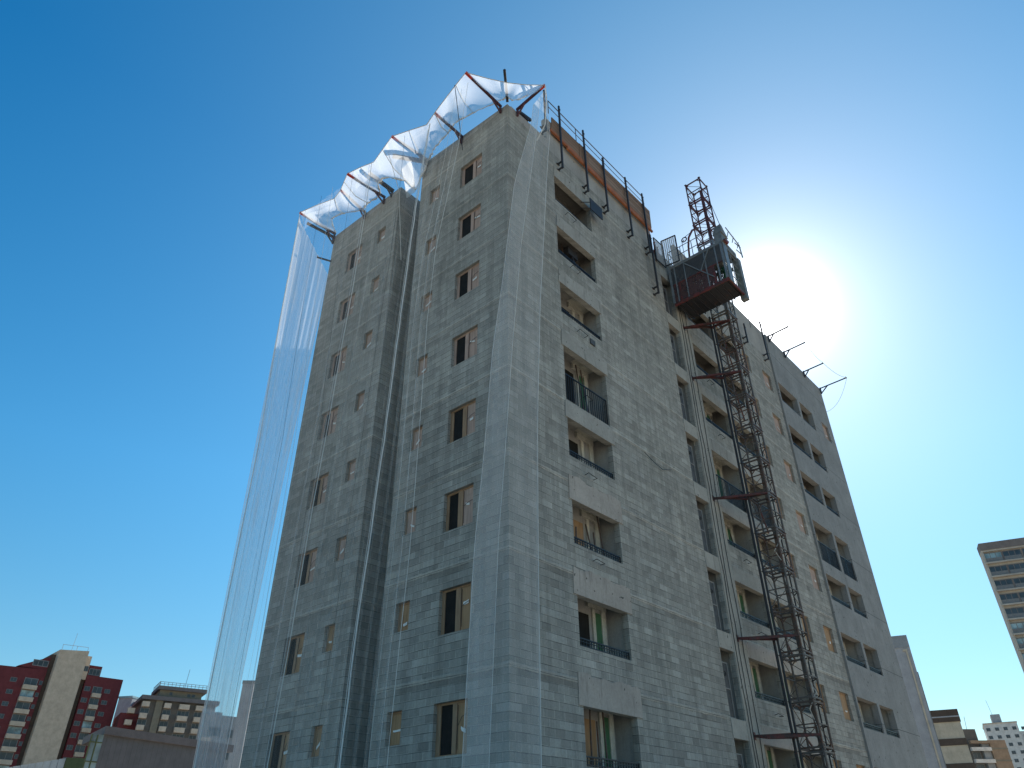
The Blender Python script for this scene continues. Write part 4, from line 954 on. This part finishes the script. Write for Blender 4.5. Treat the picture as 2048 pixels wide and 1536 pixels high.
# -- seam metal shed (60 m)
sd = fac('metal_clad_shed', (8.57, 44.33), 14, 'dark metal clad hall with a flat fascia, low at the left of the tower')
def prism(pts, z0, z1, name, mat, par, dz=0.):
    mb = MB(); n = len(pts); lo = [(x, y, z0) for x, y in pts]; hi = [(x, y, z1) for x, y in pts]
    mb.poly(lo[::-1]); mb.poly(hi)
    for i in range(n): mb.poly([lo[i], lo[(i+1) % n], hi[(i+1) % n], hi[i]])
    return mb.build(name, mat, par)
prism([(.15, .2), (11, .2), (11, 6), (3.6, 6)], 0, 9.05, 'wall', M['shedm'], sd)
prism([(-.05, -.05), (11.4, -.05), (11.4, 6.2), (2.75, 6.2)], 9.05, 9.55, 'fascia', M['capgrey'], sd)
prism([(-.62, .35), (.148, .21), (.148, .7), (-.35, .8)], 0, 9.04, 'glazed_corner', M['paleglass'], sd)
mb = MB()
for i in range(8): mb.tube((-.64, .33, 1.15*i+.5), (.148, .19, 1.15*i+.5), .03, 4)
for x, y in ((-.64, .33), (-.25, .26)): mb.tube((x, y, 0), (x, y, 9.0), .03, 4)
mb.build('mullion', M['greenr'], sd)
# -- green and white low wall
gw = fac('low_green_building', (8.97, 60.0), -18, 'low green rendered wall with pale panels below the red block')
MB().box(3.0, 4.9, 0, 2, 0, 9.0).build('wall', M['greenr'], gw)
mb = MB()
for i in range(9): mb.hexa([(-1.5+i*.5, .1, 0), (-1.03+i*.5, .1, 0), (-1.03+i*.5, 2, 0), (-1.5+i*.5, 2, 0), (-1.5+i*.5, .1, 8.0+.11*i), (-1.03+i*.5, .1, 8.08+.11*i), (-1.03+i*.5, 2, 8.08+.11*i), (-1.5+i*.5, 2, 8.0+.11*i)])
mb.build('panel_wall', M['white'], gw)
# -- grey block seen through the net
ng = fac('low_grey_building', (40.69, 95.66), -5, 'grey low block with beige patches seen through the hanging net')
prism([(0, 0), (5.6, 0), (5.6, 4), (1.8, 4)], 0, 19.6, 'wall', M['mgrey'], ng); prism([(5.61, .5), (14, .5), (14, 4), (5.61, 4)], 0, 19.0, 'wall', M['mgrey'], ng); MB().box(.3, 2.0, .3, .6, 19.6, 20.3).box(2.2, 3.2, .3, 1, 19.6, 20.0).build('roof_box', M['lgrey'], ng)
for r in range(5):
    z = 17.9-2.8*r; wnd(ng, 1.5, 3.2, z-1, z, nv=3); wnd(ng, 4.3, 5.1, z-1.1, z-.1, nv=1)
    MB().box(.4+.3*r, 2.1+.35*r, -.12, -.001, z-2.2, z-1.3).build('balcony_front', M['palebox'], ng)
    MB().box(0, 5.6, -.06, -.001, z-1.75+.5, z-1.68+.5).build('ledge', M['lgrey'], ng) if False else None
cl = fac('chimney_stack', (30.43, 67.17), -46.5, 'pale square concrete stack behind the left edge of the tower', 'chimney')
MB().box(.05, 1.3, 0, 1, 0, 18.3).build('shaft', M['lgrey'], cl); MB().box(0, 1.35, -.05, 1.05, 18.3, 18.65).build('cap', M['mgrey'], cl)

# -- glazed tower, right (175 m)
tw = fac('glazed_tower', (160.43, 12.02), -72.5, 'brown tower with stacked glazed balconies cut by the right edge')
mb = MB(); mb.box(0, 24, .6, 3.2, 0, 54.9); mb.build('wall', M['twband'], tw)
MB().box(-.05, 24, .0, 3.2, 55.2, 56.75).build('parapet', M['twbrown'], tw)
MB().box(-.04, 24, .1, 3.2, 54.9, 55.2).build('soffit', M['twband'], tw)
for r in range(19):
    z = 54.62-2.86*r
    MB().box(-.02, 24, -.15, .599, z-2.28, z-1.98).build('balcony_band', M['twband'], tw)
    MB().box(.0, 24, -.10, .599, z-2.70, z-2.281).build('balcony_band', M['twbrown'], tw) if False else None
    for i, u in enumerate((.35, 3.75, 7.25, 10.75, 14.25)):
        g = 'paleglass' if (r*3+i*5+r*i) % 7 in (0, 1, 4) and r < 9 else 'bgglass'
        wnd(tw, u, u+3.05, z-1.9, z-.05, .5, 'twbrown', g, 3, name='glazed_balcony')
        if r < 12: MB().box(u, u+3.05, .40, .43, z-1.95, z-1.05).build('balustrade', M['wframe'], tw)
MB().box(-.001, .3, .1, .599, 0, 54.9).build('corner_pier', M['twband'], tw)
# -- pale concrete stair tower right behind the end
pt = fac('concrete_stair_tower', (83.7, 13.94), -70.5, 'pale concrete stair tower rising behind the far right end of the building')
MB().box(-3, 1.8, 0, 4, 0, 22.6).build('wall', M['lgrey'], pt); MB().box(-3.1, 1.8, -.06, 4.1, 22.6, 24.0).build('parapet', M['mgrey'], pt)
MB().box(1.25, 1.42, -.14, -.001, 0, 22.4).box(.95, 1.24, -.14, -.001, 22.2, 22.4).build('pipe', M['cream2'], pt); MB().box(1.801, 2.0, 1, 4, 0, 20).build('wall', M['mgrey'], pt)
# -- beige block with brown bands
bb = fac('beige_banded_building', (103.05, 19.01), -73.5, 'beige block with dark brown bands at the lower right')
mb = MB().box(-3, 5.4, 0, 14, 0, 16.9); mb.build('wall', M['cream2'], bb)
MB().box(-3.1, 5.5, -.15, 14.1, 16.9, 18.4).build('parapet', M['dkbrown'], bb)
for z in (14.1, 11.2, 8.4, 5.6): MB().box(-3.05, 5.45, -.1, -.001, z, z+.8).build('band', M['dkbrown'], bb)
MB().box(-3.1, 5.5, -.18, -.151, 17.45, 17.6).build('coping', M['lgrey'], bb)
MB().tube((1.2, -.5, 0), (1.2, -.5, 10.6), 1.1, 20).build('water_tank', M['lgrey'], bb, True)
# -- small balconied block
sb = fac('small_apartment_building', (182.55, 30.46), -46, 'small block with white balconies and a brown wing at the lower right')
MB().box(-6, 2.4, 0, 10, 0, 25.3).build('wall', M['taupe'], sb); MB().box(2.41, 4.0, -.6, 10, 0, 22.9).build('wall', M['mgrey'], sb); MB().box(4.01, 7.6, -1, 10, 0, 23.0).build('brown_wing', M['brickbr'], sb)
MB().box(-.3, 4.0, -1.4, -.61, 22.3, 22.9).build('fascia', M['brickbr'], sb)
for r in range(7):
    z = 21.6-2.3*r; MB().box(-.4, 3.9, -1.3, -.61, z-.7, z).build('balcony_front', M['white'], sb); wnd(sb, .2, 1.8, z-2.0, z-.9, -.05, nv=2); MB().box(4.0, 7.65, -1.06, -1.001, z-.4, z-.1).build('band', M['olive'], sb)
MB().tube((1.2, 1, 25.3), (1.5, 1, 28), .05).build('antenna', M['lgrey'], sb)
# -- white block, far right
wb = fac('white_apartment_building', (359.99, 61.15), -77, 'distant white apartment block with small paired windows and a roof hut')
MB().box(0, 11.9, 0, 16, 0, 47.6).box(11.91, 22, 2, 16, 0, 44.5).build('wall', M['white'], wb); MB().box(3.6, 7.0, 1, 8, 47.6, 51.2).build('roof_hut', M['lgrey'], wb)
MB().box(-.2, 12.1, -.2, 16.1, 47.6, 48.0).build('coping', M['beige'], wb)
MB().tube((4.5, 3, 51.2), (3.9, 3, 57), .07).build('antenna', M['lgrey'], wb)
for r in range(12):
    z = 46.1-2.9*r
    for u in (.6, 3.7, 6.7, 9.8, 13, 17): wnd(wb, u, u+1.3, z-1.1, z, .0-.04 if u < 12 else 1.96)
